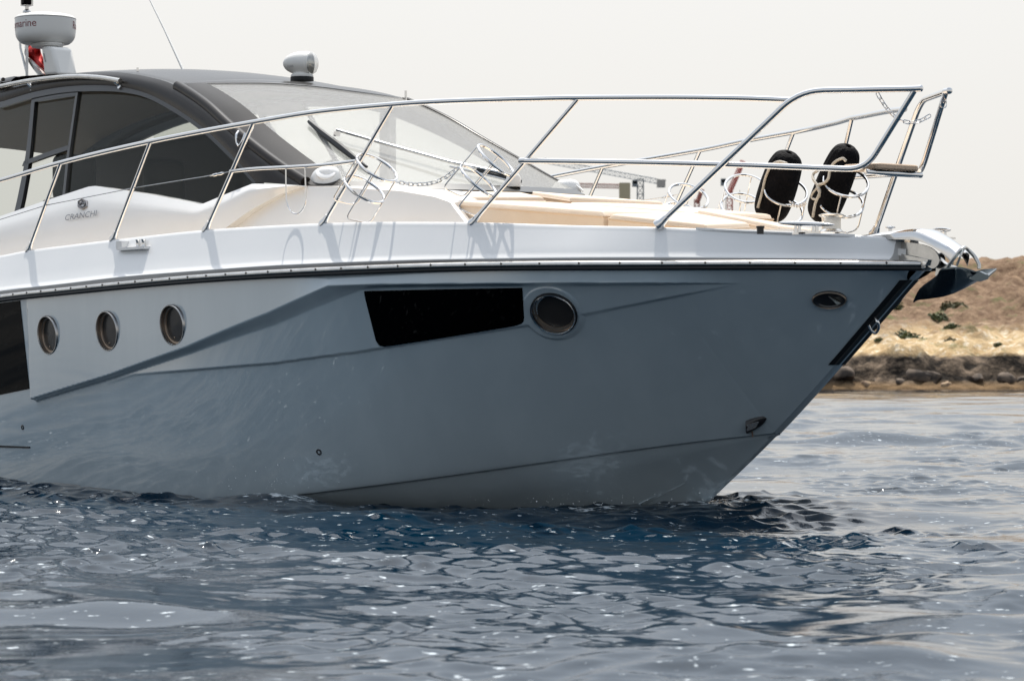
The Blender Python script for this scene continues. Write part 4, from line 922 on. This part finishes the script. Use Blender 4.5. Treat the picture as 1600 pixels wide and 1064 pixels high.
flagcloth('white_field', [(43, 62), (38, 80), (44, 96), (58, 116), (66, 124)], [(44, 65), (41, 82), (52, 96), (66, 108), (78, 116)], M['whitecloth'])

# ------------------------------------------------------------------ lettering
def text_mesh(txt, size=1.0):
    cu = bpy.data.curves.new('lettering', 'FONT'); cu.body = txt; cu.size = size; cu.extrude = 0; cu.resolution_u = 3
    o = bpy.data.objects.new('lettering', cu); col.objects.link(o); dg_ = bpy.context.evaluated_depsgraph_get(); me = bpy.data.meshes.new_from_object(o.evaluated_get(dg_))
    bpy.data.objects.remove(o); V = np.array([v.co[:] for v in me.vertices]); F = [tuple(p_.vertices) for p_ in me.polygons]; bpy.data.meshes.remove(me); return V, F
def cs_off(x, y, off): q = Ps(x, y, lambda u, z: CS(u, z)+off); return L(*q)
# maker's name laid on the cabin side
V, F = text_mesh('CRANCHI', 1.0); V[:, 0] -= V[:, 0].min(); hh_ = V[:, 1].max(); ww_ = V[:, 0].max(); out = []
for x, y, _ in V:
    t = x/ww_; g = y/hh_; out.append(cs_off(101+t*49+g*1.6, 344.9-t*7.4-g*9.0, .064))
mesh_obj('maker_lettering', out, F, M['chrome_text'], trunk, False)
em = MB(); hx_ = [(129+8.2*math.cos(q)*.9, 319+7.6*math.sin(q)) for q in np.linspace(0, 2*math.pi, 7)[:-1]+.5]
em.tube([cs_off(x, y, .06) for x, y in hx_], .007, 6, closed=True); em.tube([cs_off(x, y, .06) for x, y in ((124, 321), (128, 317), (134, 318), (131, 323), (125, 323))], .006, 6, closed=True); em.tube([cs_off(128, 317, .06), cs_off(128.5, 312, .06)], .005, 6)
em.build('maker_emblem', M['chrome_text'], trunk)
V, F = text_mesh('Raymarine', .085)
cc = np.array(L(*Pv(71, 48, .0))); W_ = V[:, 0].max()
camdir = math.atan2(-(TIP[1]), 0) 
def wrap_text(a_end, z0):
    """letters laid round the drum, ending at angle a_end (local frame)"""
    R_ = .2375; out = []
    for x, y, _ in V:
        a = a_end-(W_-x)/R_; out.append((cc[0]+R_*math.cos(a), cc[1]+R_*math.sin(a), cc[2]+z0+y))
    return out
# direction from the drum to the viewer in the yacht's frame
wp_ = np.array([TIP[0], TIP[1]])+HD*cc[0]-SB*cc[1]; dv = -wp_/np.linalg.norm(wp_); av = math.atan2(-(dv@SB), dv@HD)
for a_end in (av-.30, av+1.08+W_/.2375):
    mesh_obj('radar_lettering', wrap_text(a_end, .006), F, M['redtext'], dome, False)
V2_, F2_ = text_mesh('SANSHIN', .022); sdv = np.cross(fd, [0, 0, 1]); sdv /= np.linalg.norm(sdv)
sgn = 1 if (np.array([dv@HD, -(dv@SB), 0])@sdv) > 0 else -1
tw = V2_[:, 0].max(); pos = [hc+fd*(-.09+x)+sdv*sgn*(.083-abs(x-.04)*.18)+np.array([0, 0, -.035+y]) for x, y, _ in V2_]
mesh_obj('searchlight_lettering', pos, F2_, M['dash'], sl_, False)

# ------------------------------------------------------------------ the sea: one displaced sheet, wave trains summed, finer near the boat
def graded(a, b, c, d, step, g):
    """positions: fine step on [b, c], growing by g towards a and d"""
    core = list(np.arange(b, c+1e-6, step)); s = step; x = b; lo = []
    while x > a: s *= g; x -= s; lo.append(x)
    s = step; x = core[-1]; hi = []
    while x < d: s *= g; x += s; hi.append(x)
    return np.array(lo[::-1]+core+hi)
xs = graded(-2600, -5.0, 5.6, 2600, .019, 1.045)
ys = [-40, -20, -8, -2, 1.0, 2.5, 3.5, 4.3, 4.9, 5.3]; y = 5.5
while y < 3000:
    ys.append(y); y += .013*(y/7)**.5 if y < 19 else .0214*(y/19)**2.2
ys = np.array(ys, float); nx, ny = len(xs), len(ys)
X, Y = np.meshgrid(xs.astype(np.float32), ys.astype(np.float32), indexing='ij')
dy = np.gradient(ys).astype(np.float32)[None, :]+0*X; dx = np.gradient(xs).astype(np.float32)[:, None]+0*X
Zw = np.zeros_like(X); DX = np.zeros_like(X); DY = np.zeros_like(X)
wr = np.random.default_rng(12)
def vnoise(x, y, sc_, seed):
    r_ = np.random.default_rng(seed); o = np.zeros_like(x)
    for k in range(9):
        a = r_.uniform(0, 2*math.pi); l = sc_*r_.uniform(.6, 1.7); o += np.sin((x*math.cos(a)+y*math.sin(a))*2*math.pi/l+r_.uniform(0, 6.3))
    return o/3.0
calm = np.clip(.62+.42*vnoise(X, Y, 3.2, 3), .18, 1.25)     # smoother and rougher patches
lee = 1-.0*np.exp(-(((X+3)/4.5)**2+((Y-8.5)/4.0)**2))       # sheltered water between the viewer and the hull
trains = []
for lo_, hi_, n_, rms, sd_ in ((1.5, 7.0, 24, .055, .50), (.20, 1.1, 60, .145, .95), (.06, .26, 90, .225, 1.2)):
    for i in range(n_):
        lam = float(np.exp(wr.uniform(math.log(lo_), math.log(hi_)))); th = wr.normal(math.radians(-80), sd_)
        trains.append((lam, th, rms*math.sqrt(2/n_)*wr.uniform(.5, 1.4), wr.uniform(0, 2*math.pi)))
patchy = np.clip(.36+.42*vnoise(X, Y, 2.1, 17)+.35*vnoise(X, Y, .8, 18)+.50*np.clip((Y-9.0)/2.5, 0, 1)*np.clip((19-Y)/2, 0, 1)*np.clip((3.0-X)/1.5, 0, 1), .05, 1.5)
for lam, th, sl, ph in trains:
    k = 2*math.pi/lam; amp = sl/k; cx, cy = math.cos(th), math.sin(th)
    res = np.clip((lam/np.maximum(dy*abs(cy)+dx*abs(cx), 1e-6)-2.2)/3.0, 0, 1)
    if res.max() <= 0: continue
    a = amp*res*(patchy if lam < .42 else calm if lam < 1.4 else 1.0)*(lee if lam < 2.5 else 1.0)
    arg = k*(X*cx+Y*cy)+ph; c_, s_ = np.cos(arg), np.sin(arg); Zw += a*s_; DX += a*c_*cx*1.0; DY += a*c_*cy*1.0
# a swell ridge running in from the right, and the little bow and side waves the drifting hull pushes up
Zw += .11*np.exp(-((Y-32-.35*(X-5)-.6*np.sin(X*.9)-.25*np.sin(X*3.1+1))/.42)**2)*np.clip((X-2.5)/1.2, 0, 1)*(1+.25*np.sin(X*2.1))
def bump(x0, y0, sx, sy, h, ang=0):
    u_ = (X-x0)*math.cos(ang)+(Y-y0)*math.sin(ang); v_ = -(X-x0)*math.sin(ang)+(Y-y0)*math.cos(ang); return h*np.exp(-(u_/sx)**2-(v_/sy)**2)
rough = bump(1.42, 16.05, .42, .30, 1.0, -.25)+.6*bump(.35, 16.0, .8, .18, 1.0, .1)+.8*bump(-1.34, 16.3, .5, .25, 1.0)+1.1*bump(-3.3, 18.1, 1.3, .4, 1.0, -.75)+.8*bump(-2.2, 17.0, .9, .25, 1.0, -.7)
Zw += bump(1.55, 16.4, .5, .34, .06, -.2)+bump(1.0, 15.9, .3, .2, .03)+bump(-1.34, 16.35, .34, .22, .085)+bump(-3.55, 18.45, .95, .5, .15, -.75)+bump(-2.3, 17.05, 1.0, .4, .06, -.75)
for i in range(26):
    lam = wr.uniform(.07, .26); th = wr.uniform(0, 6.3); k = 2*math.pi/lam; Zw += rough*.045/k*wr.uniform(.4, 1)*np.sin(k*(X*math.cos(th)+Y*math.sin(th))+wr.uniform(0, 6.3))
pos = np.stack([X+DX, Y+DY, Zw-.01], -1)
def sea_mat():
    m = bpy.data.materials.new('sea_water'); m.use_nodes = True; t = m.node_tree; b = t.nodes['Principled BSDF']
    b.inputs['Base Color'].default_value = (.0003, .0125, .0275, 1); b.inputs['Roughness'].default_value = .035; b.inputs['IOR'].default_value = 1.29
    tc = t.nodes.new('ShaderNodeTexCoord')
    def nz(scale, det, sy=1.0):
        mp = t.nodes.new('ShaderNodeMapping'); mp.inputs['Scale'].default_value = (1, sy, 1); t.links.new(tc.outputs['Object'], mp.inputs[0])
        n = t.nodes.new('ShaderNodeTexNoise'); n.inputs['Scale'].default_value = scale; n.inputs['Detail'].default_value = det; t.links.new(mp.outputs[0], n.inputs['Vector']); return n.outputs['Fac']
    patch = t.nodes.new('ShaderNodeMapRange'); patch.inputs[1].default_value = .42; patch.inputs[2].default_value = .68; patch.inputs[3].default_value = .03; patch.inputs[4].default_value = .45
    t.links.new(nz(.55, 3, .7), patch.inputs[0])
    b1 = t.nodes.new('ShaderNodeBump'); b1.inputs['Distance'].default_value = .014; t.links.new(patch.outputs[0], b1.inputs['Strength']); t.links.new(nz(9, 3), b1.inputs['Height'])
    b2_ = t.nodes.new('ShaderNodeBump'); b2_.inputs['Distance'].default_value = .0035; t.links.new(patch.outputs[0], b2_.inputs['Strength']); t.links.new(nz(34, 3), b2_.inputs['Height']); t.links.new(b1.outputs[0], b2_.inputs['Normal'])
    b3_ = t.nodes.new('ShaderNodeBump'); b3_.inputs['Distance'].default_value = .0009; b3_.inputs['Strength'].default_value = .35; t.links.new(nz(95, 2), b3_.inputs['Height']); t.links.new(b2_.outputs[0], b3_.inputs['Normal'])
    t.links.new(b3_.outputs[0], b.inputs['Normal'])
    # broken foam where ripples slap the stem and the side
    tot = None
    for c, rad in (((1.22, 15.95, 0), .42), ((-1.30, 16.3, .05), .30), ((.35, 15.78, 0), .34)):
        vd = t.nodes.new('ShaderNodeVectorMath'); vd.operation = 'DISTANCE'; vd.inputs[1].default_value = c; t.links.new(tc.outputs['Object'], vd.inputs[0])
        r_ = t.nodes.new('ShaderNodeMapRange'); r_.inputs[1].default_value = rad; r_.inputs[2].default_value = rad*.2; t.links.new(vd.outputs['Value'], r_.inputs[0])
        if tot is None: tot = r_.outputs[0]
        else: mx_ = t.nodes.new('ShaderNodeMath'); mx_.operation = 'MAXIMUM'; t.links.new(tot, mx_.inputs[0]); t.links.new(r_.outputs[0], mx_.inputs[1]); tot = mx_.outputs[0]
    th = t.nodes.new('ShaderNodeMath'); th.operation = 'MULTIPLY_ADD'; t.links.new(tot, th.inputs[0]); th.inputs[1].default_value = .20; t.links.new(nz(16, 5, 1.6), th.inputs[2])
    fm = t.nodes.new('ShaderNodeMapRange'); fm.inputs[1].default_value = .645; fm.inputs[2].default_value = .73; t.links.new(th.outputs[0], fm.inputs[0])
    cm_ = t.nodes.new('ShaderNodeMix'); cm_.data_type = 'RGBA'; cm_.inputs[6].default_value = b.inputs['Base Color'].default_value; cm_.inputs[7].default_value = (.62, .68, .72, 1); t.links.new(fm.outputs[0], cm_.inputs[0]); t.links.new(cm_.outputs[2], b.inputs['Base Color'])
    return m
sea = np_grid_obj('sea', [pos], sea_mat(), None); sea['kind'] = 'structure'; sea['label'] = 'deep blue choppy sea water'
# splash beads thrown up where ripples slap the hull
m_ = MB(); sr = np.random.default_rng(8)
for (x0, y0, z0, n, sx, sz) in ((-1.32, 16.35, .09, 60, .22, .07), (.33, 15.7, .03, 60, .35, .03), (1.15, 15.75, .02, 80, .12, .04)):
    for i in range(n):
        r = abs(sr.normal(0, .0012))+.0010; m_.lathe([(0, -r), (r*.8, -r*.5), (r*.95, r*.2), (0, r)], (x0+sr.normal(0, sx), y0+sr.normal(0, .10), z0+abs(sr.normal(0, sz))), (sr.normal(), sr.normal(), 1), 6)
sp = m_.build('spray', mat('spray_water', (.75, .8, .82), .15), None); sp['kind'] = 'stuff'; sp['label'] = 'tiny splash drops along the hull'

# ------------------------------------------------------------------ the far shore: rock shelf, dry terraces, scrub hill
def fbm(x, y, s, oct_=5, seed=1):
    r_ = np.random.default_rng(seed); o = np.zeros_like(x); a = 1.0; f = 1/s; tot = 0
    for k in range(oct_):
        n = 0
        for q in range(5):
            th = r_.uniform(0, 6.3); n = n+np.sin((x*math.cos(th)+y*math.sin(th))*2*math.pi*f*r_.uniform(.7, 1.4)+r_.uniform(0, 6.3)+1.4*np.sin((x*math.sin(th)-y*math.cos(th))*2*math.pi*f*.6+q))
        o += a*n/2.2; tot += a; a *= .5; f *= 2.05
    return o/tot
hx = np.concatenate([np.arange(-160, 4, 2.0), np.arange(4, 46, .22), np.arange(46, 260, 2.5)]); hy = np.concatenate([np.arange(146, 172, .2), np.arange(172, 215, .5), np.arange(215, 420, 4)])
HX, HY = np.meshgrid(hx, hy, indexing='ij')
def hill_z(x, y):
    shore = 152.5-.10*(x-20)+1.6*fbm(x, y*0, 14, 4, 2); d = y-shore
    cliff = 1.5+.45*fbm(x, y, 7, 3, 4)
    z = -.5+np.clip((d+.3)/1.0, 0, 1)*(.35+.15*fbm(x, y, 2.5, 3, 9))+np.clip((d-.9)/1.3, 0, 1)**.8*cliff+.5
    z = np.where(d < -.3, -.6, z-.05)
    top = 8.6+1.0*fbm(x, y, 60, 2, 6); slope = np.interp(d, [0, 3, 14, 26, 34, 58, 80, 260], [0, .15, 1.1, 2.3, 3.4, 7.6, 8.6, 9.5])/8.6
    z = z+slope*(top-1.2)*np.interp(x, [-160, -60, 5, 40, 120, 260], [.35, .5, .9, 1.0, 1.15, 1.3])+np.clip(d/10, 0, 1)*(.22*fbm(x, y, 5, 4, 12)+.10*fbm(x, y, 1.2, 2, 13))
    rock = np.clip(1-np.abs(d-1.2)/1.6, 0, 1); z = z+rock*(.30*fbm(x, y, 1.6, 4, 20)+.35*np.abs(fbm(x, y, 3.1, 3, 22)))
    return z
HZ = hill_z(HX, HY)
def hill_mat():
    m = bpy.data.materials.new('dry_hillside'); m.use_nodes = True; t = m.node_tree; b = t.nodes['Principled BSDF']; b.inputs['Roughness'].default_value = .95; b.inputs['Specular IOR Level'].default_value = .1
    tc = t.nodes.new('ShaderNodeTexCoord'); sep_ = t.nodes.new('ShaderNodeSeparateXYZ'); t.links.new(tc.outputs['Object'], sep_.inputs[0])
    def nz(scale, det, st=(1, 1, 1)):
        mp = t.nodes.new('ShaderNodeMapping'); mp.inputs['Scale'].default_value = st; t.links.new(tc.outputs['Object'], mp.inputs[0])
        n = t.nodes.new('ShaderNodeTexNoise'); n.inputs['Scale'].default_value = scale; n.inputs['Detail'].default_value = det; n.inputs['Roughness'].default_value = .65; t.links.new(mp.outputs[0], n.inputs['Vector']); return n.outputs['Fac']
    def rng_(src, a, c): r = t.nodes.new('ShaderNodeMapRange'); r.inputs[1].default_value = a; r.inputs[2].default_value = c; t.links.new(src, r.inputs[0]); return r.outputs[0]
    def mixc(f, A, B):
        x = t.nodes.new('ShaderNodeMix'); x.data_type = 'RGBA'; t.links.new(f, x.inputs[0])
        for i_, c in ((6, A), (7, B)):
            if isinstance(c, tuple): x.inputs[i_].default_value = (*c, 1)
            else: t.links.new(c, x.inputs[i_])
        return x.outputs[2]
    def madd(a, b_, k): n = t.nodes.new('ShaderNodeMath'); n.operation = 'MULTIPLY_ADD'; t.links.new(b_, n.inputs[0]); n.inputs[1].default_value = k; t.links.new(a, n.inputs[2]); return n.outputs[0]
    straw = mixc(rng_(nz(.9, 6), .38, .62), (.40, .275, .14), (.54, .41, .25)); pale = mixc(rng_(nz(2.2, 5), .52, .66), straw, (.68, .60, .47))
    scrub = mixc(rng_(nz(.35, 6, (1, .6, 1)), .56, .66), pale, (.13, .135, .06))
    brown = mixc(rng_(nz(1.4, 6), .4, .65), (.135, .085, .055), (.27, .185, .12)); browns = mixc(rng_(nz(.5, 5), .56, .68), brown, (.12, .12, .055))
    zf = madd(sep_.outputs['Z'], nz(.16, 4), 3.2); land = mixc(rng_(zf, 4.4, 5.6), scrub, browns)
    rock = mixc(rng_(nz(.8, 6, (1, 1, 1.8)), .44, .66), (.022, .018, .015), (.24, .18, .13)); wet = mixc(rng_(sep_.outputs['Z'], .12, .45), (.20, .13, .07), rock)
    zr_ = madd(sep_.outputs['Z'], nz(.5, 4), .9); out = mixc(rng_(zr_, 2.1, 2.35), wet, land)
    t.links.new(out, b.inputs['Base Color'])
    bp = t.nodes.new('ShaderNodeBump'); bp.inputs['Strength'].default_value = .9; bp.inputs['Distance'].default_value = .25; t.links.new(nz(2.5, 6), bp.inputs['Height']); t.links.new(bp.outputs[0], b.inputs['Normal']); return m
hill = np_grid_obj('hill', [np.stack([HX, HY, HZ], -1)], hill_mat(), None); hill['kind'] = 'structure'; hill['label'] = 'dry hillside above a rocky shore'
def hz(x, y): return float(hill_z(np.array([[float(x)]]), np.array([[float(y)]]))[0, 0])
# bushes dotted over the slope
leafm = [noise_tint(mat('bush_leaf_%s' % n_, c, .8), tuple(k*.6 for k in c), 1.5, 3) for n_, c in (('green', (.075, .095, .036)), ('olive', (.12, .115, .055)))]
br2 = np.random.default_rng(21); proto = []
for v in range(3):
    m_ = MB(); 
    for i in range(520):
        d = br2.normal(size=3); d /= np.linalg.norm(d); rr = br2.uniform(.45, 1)**.5; c = d*np.array([1, 1, .75])*rr*(.75+.25*math.sin(d[0]*4+v)*math.cos(d[1]*5)); c[2] = abs(c[2])
        a = br2.normal(size=3); a /= np.linalg.norm(a); b_ = np.cross(a, d); b_ /= np.linalg.norm(b_)+1e-9; s_ = br2.uniform(.07, .16); m_.add([c-a*s_-b_*s_*.5, c+a*s_*.2-b_*s_*.6, c+a*s_, c-a*s_*.1+b_*s_*.6], [(0, 1, 2, 3)])
    proto.append(m_)
bsh = []
spots = [(20.3, 171.5, .75, 0), (22.9, 166.5, 1.25, 0), (24.0, 175, .9, 1), (19.8, 166, .8, 0), (26.6, 172, .7, 0), (25.2, 163.5, .6, 1), (18.6, 162.0, .7, 0), (21.4, 163.2, .55, 1), (23.0, 161.0, .5, 0), (25.6, 160.6, .6, 0), (27.3, 166, .9, 1), (24.5, 188, 1.5, 0), (27.5, 184, 1.1, 0), (22.5, 183, 1.3, 1), (28.6, 178, .9, 0), (29.5, 190, 1.4, 1), (26.0, 196, 1.2, 1), (20.6, 159.5, .4, 0), (27.8, 162.4, .5, 0)]
proto_obj = {}
for i, (x, y, r, k) in enumerate(spots):
    key_ = (i % 3, k)
    if key_ not in proto_obj:
        o = proto[i % 3].build('bush', leafm[k], None, False, None); proto_obj[key_] = o
    else: o = proto_obj[key_].copy(); col.objects.link(o)
    o.location = (x, y, hz(x, y)-.15*r); o.scale = (r, r, r*.8); o.rotation_euler = (0, 0, br2.uniform(0, 6))
    tag(o, ['small rounded green bush growing on the dry hillside', 'small rounded olive bush growing on the dry hillside'][k], 'bush', 'bushes on the far hillside')
# boulders along the foot of the shore
rm = noise_tint(mat('boulder_stone', (.16, .12, .09), .95), (.05, .04, .033), 1.2, 6, .4, .6, bump=.8, bscale=3); rm2 = noise_tint(mat('pale_boulder_stone', (.42, .30, .18), .95), (.22, .15, .10), 1.2, 6, .4, .6, bump=.8, bscale=3)
def boulder(seed):
    r_ = np.random.default_rng(seed); th = np.linspace(0, math.pi, 18); ph = np.linspace(0, 2*math.pi, 28, endpoint=False); T_, P_ = np.meshgrid(th, ph, indexing='ij')
    d = np.stack([np.sin(T_)*np.cos(P_), np.sin(T_)*np.sin(P_), np.cos(T_)], -1); k = np.ones(T_.shape)
    for q in range(9):
        n = r_.normal(size=3); n /= np.linalg.norm(n); k = np.minimum(k, r_.uniform(.45, .9)/np.maximum(d@n, .05))
    m_ = MB(); m_.grid(d*k[..., None], True); return m_
bp_ = [boulder(s_) for s_ in (3, 4, 5)]; bo = {}
for i in range(22):
    x = 12+i*.95+br2.uniform(-.4, .4); dark = i % 5 != 2; sh_ = 152.5-.10*(x-20)+1.6*float(fbm(np.array([x]), np.array([0.0]), 14, 4, 2)[0]); y = sh_+br2.uniform(.3, 1.4); r = br2.uniform(.35, .8) if dark else br2.uniform(.25, .5); kk = (i % 3, dark)
    if kk not in bo: o = bp_[i % 3].build('boulder', rm if dark else rm2, None, True, 30); bo[kk] = o
    else: o = bo[kk].copy(); col.objects.link(o)
    o.location = (x, y-(0 if dark else .5), .15+(br2.uniform(0, .6) if dark else 0)); o.scale = (r*1.5, r, r*.85); o.rotation_euler = (br2.uniform(-.3, .3), br2.uniform(-.3, .3), br2.uniform(0, 6))
    tag(o, 'dark weathered boulder at the foot of the rocky shore' if dark else 'pale sandy boulder at the water edge of the rocky shore', 'boulder', 'boulders along the rocky shore')

# ------------------------------------------------------------------ far tower cranes and blocks behind the deck
def wpt(px, py, D): return np.array([(px-800)/FPX*D, D, CAM_H+(HOR-py)/FPX*D])
cm = {k: mat('crane_'+k, c, .6) for k, c in dict(grey=(.22, .24, .25), cream=(.50, .42, .27), red=(.50, .10, .07), green=(.12, .2, .13), concrete=(.45, .41, .36), rustred=(.42, .16, .12), pale=(.7, .7, .68)).items()}
def lattice(a, b, wdt, n, r, m, name, parent, tri=False):
    a = np.array(a); b = np.array(b); t = (b-a)/np.linalg.norm(b-a); x = np.cross(t, [0, 1, 0]); x /= np.linalg.norm(x); y = np.cross(t, x); mb = MB()
    cs = [(-1, -1), (1, -1), (1, 1), (-1, 1)] if not tri else [(-1, -1), (-1, 1), (1, 0)]
    Q = lambda f, c: a+(b-a)*f+wdt/2*(x*c[0]+y*c[1])
    for c in cs: mb.tube([Q(0, c), Q(1, c)], r, 5)
    for i in range(n):
        f0, f1 = i/n, (i+1)/n
        for q in range(len(cs)):
            c0, c1 = cs[q], cs[(q+1) % len(cs)]; mb.tube([Q(f0, c0), Q(f1, c1)], r*.6, 4); mb.tube([Q(f1, c0), Q(f1, c1)], r*.6, 4)
    o = mb.build(name, m, parent, False); return o
def crane(base_px, top_py, D, label, mcol, jib=None, counter=None, jcol=None, cab=None):
    b = wpt(base_px, HOR, D); b[2] = 0; root = empty('tower_crane', tuple(b)); tag(root, label, 'crane', 'tower cranes far behind the bow')
    q = lambda px, py: wpt(px, py, D)-b
    lattice((0, 0, 0), q(base_px, top_py), 1.9, 26, .17, mcol, 'mast', root)
    if jib: lattice(q(*jib[0]), q(*jib[1]), 1.5, 24, .13, jcol or mcol, 'jib', root, True)
    if counter:
        c_ = q(*counter[0]); m_ = MB(); m_.box(c_, counter[1]); m_.build('counterweight', counter[2], root, False)
    if cab:
        m_ = MB(); m_.box(q(*cab[0]), cab[1]); o = m_.build('cab', cab[2], root, False)
        m_ = MB(); m_.box(q(*cab[0])+np.array([.0, -cab[1][1]/2-.05, .3]), (cab[1][0]*.7, .1, cab[1][2]*.4)); m_.build('cab_window', M['blackglass'], o, False)
    return root
crane(1000.5, 280, 900, 'grey tower crane with a long pale jib sloping up to the left', cm['grey'], ((1040, 286), (850, 251)), ((1033, 287), (2.6, 3, 2.4), cm['concrete']), cm['pale'], ((992, 287), (1.7, 2, 2.0), cm['grey']))
crane(974, 292, 1050, 'smaller cream tower crane low behind the white vent cowl', cm['cream'], ((985, 292), (905, 290)), ((976, 300), (4, 4, 6.5), cm['cream']), cm['rustred'])
crane(1139.5, 300, 900, 'red luffing tower crane with its jib raised to the right', cm['red'], ((1137, 306), (1161, 252)), None, None, ((1130, 285), (1.5, 2, 2.2), cm['grey']))
crane(1089, 312, 1100, 'pale red tower crane mast seen through a chrome ring', cm['rustred'], ((1089, 318), (1097, 296)), None, None)
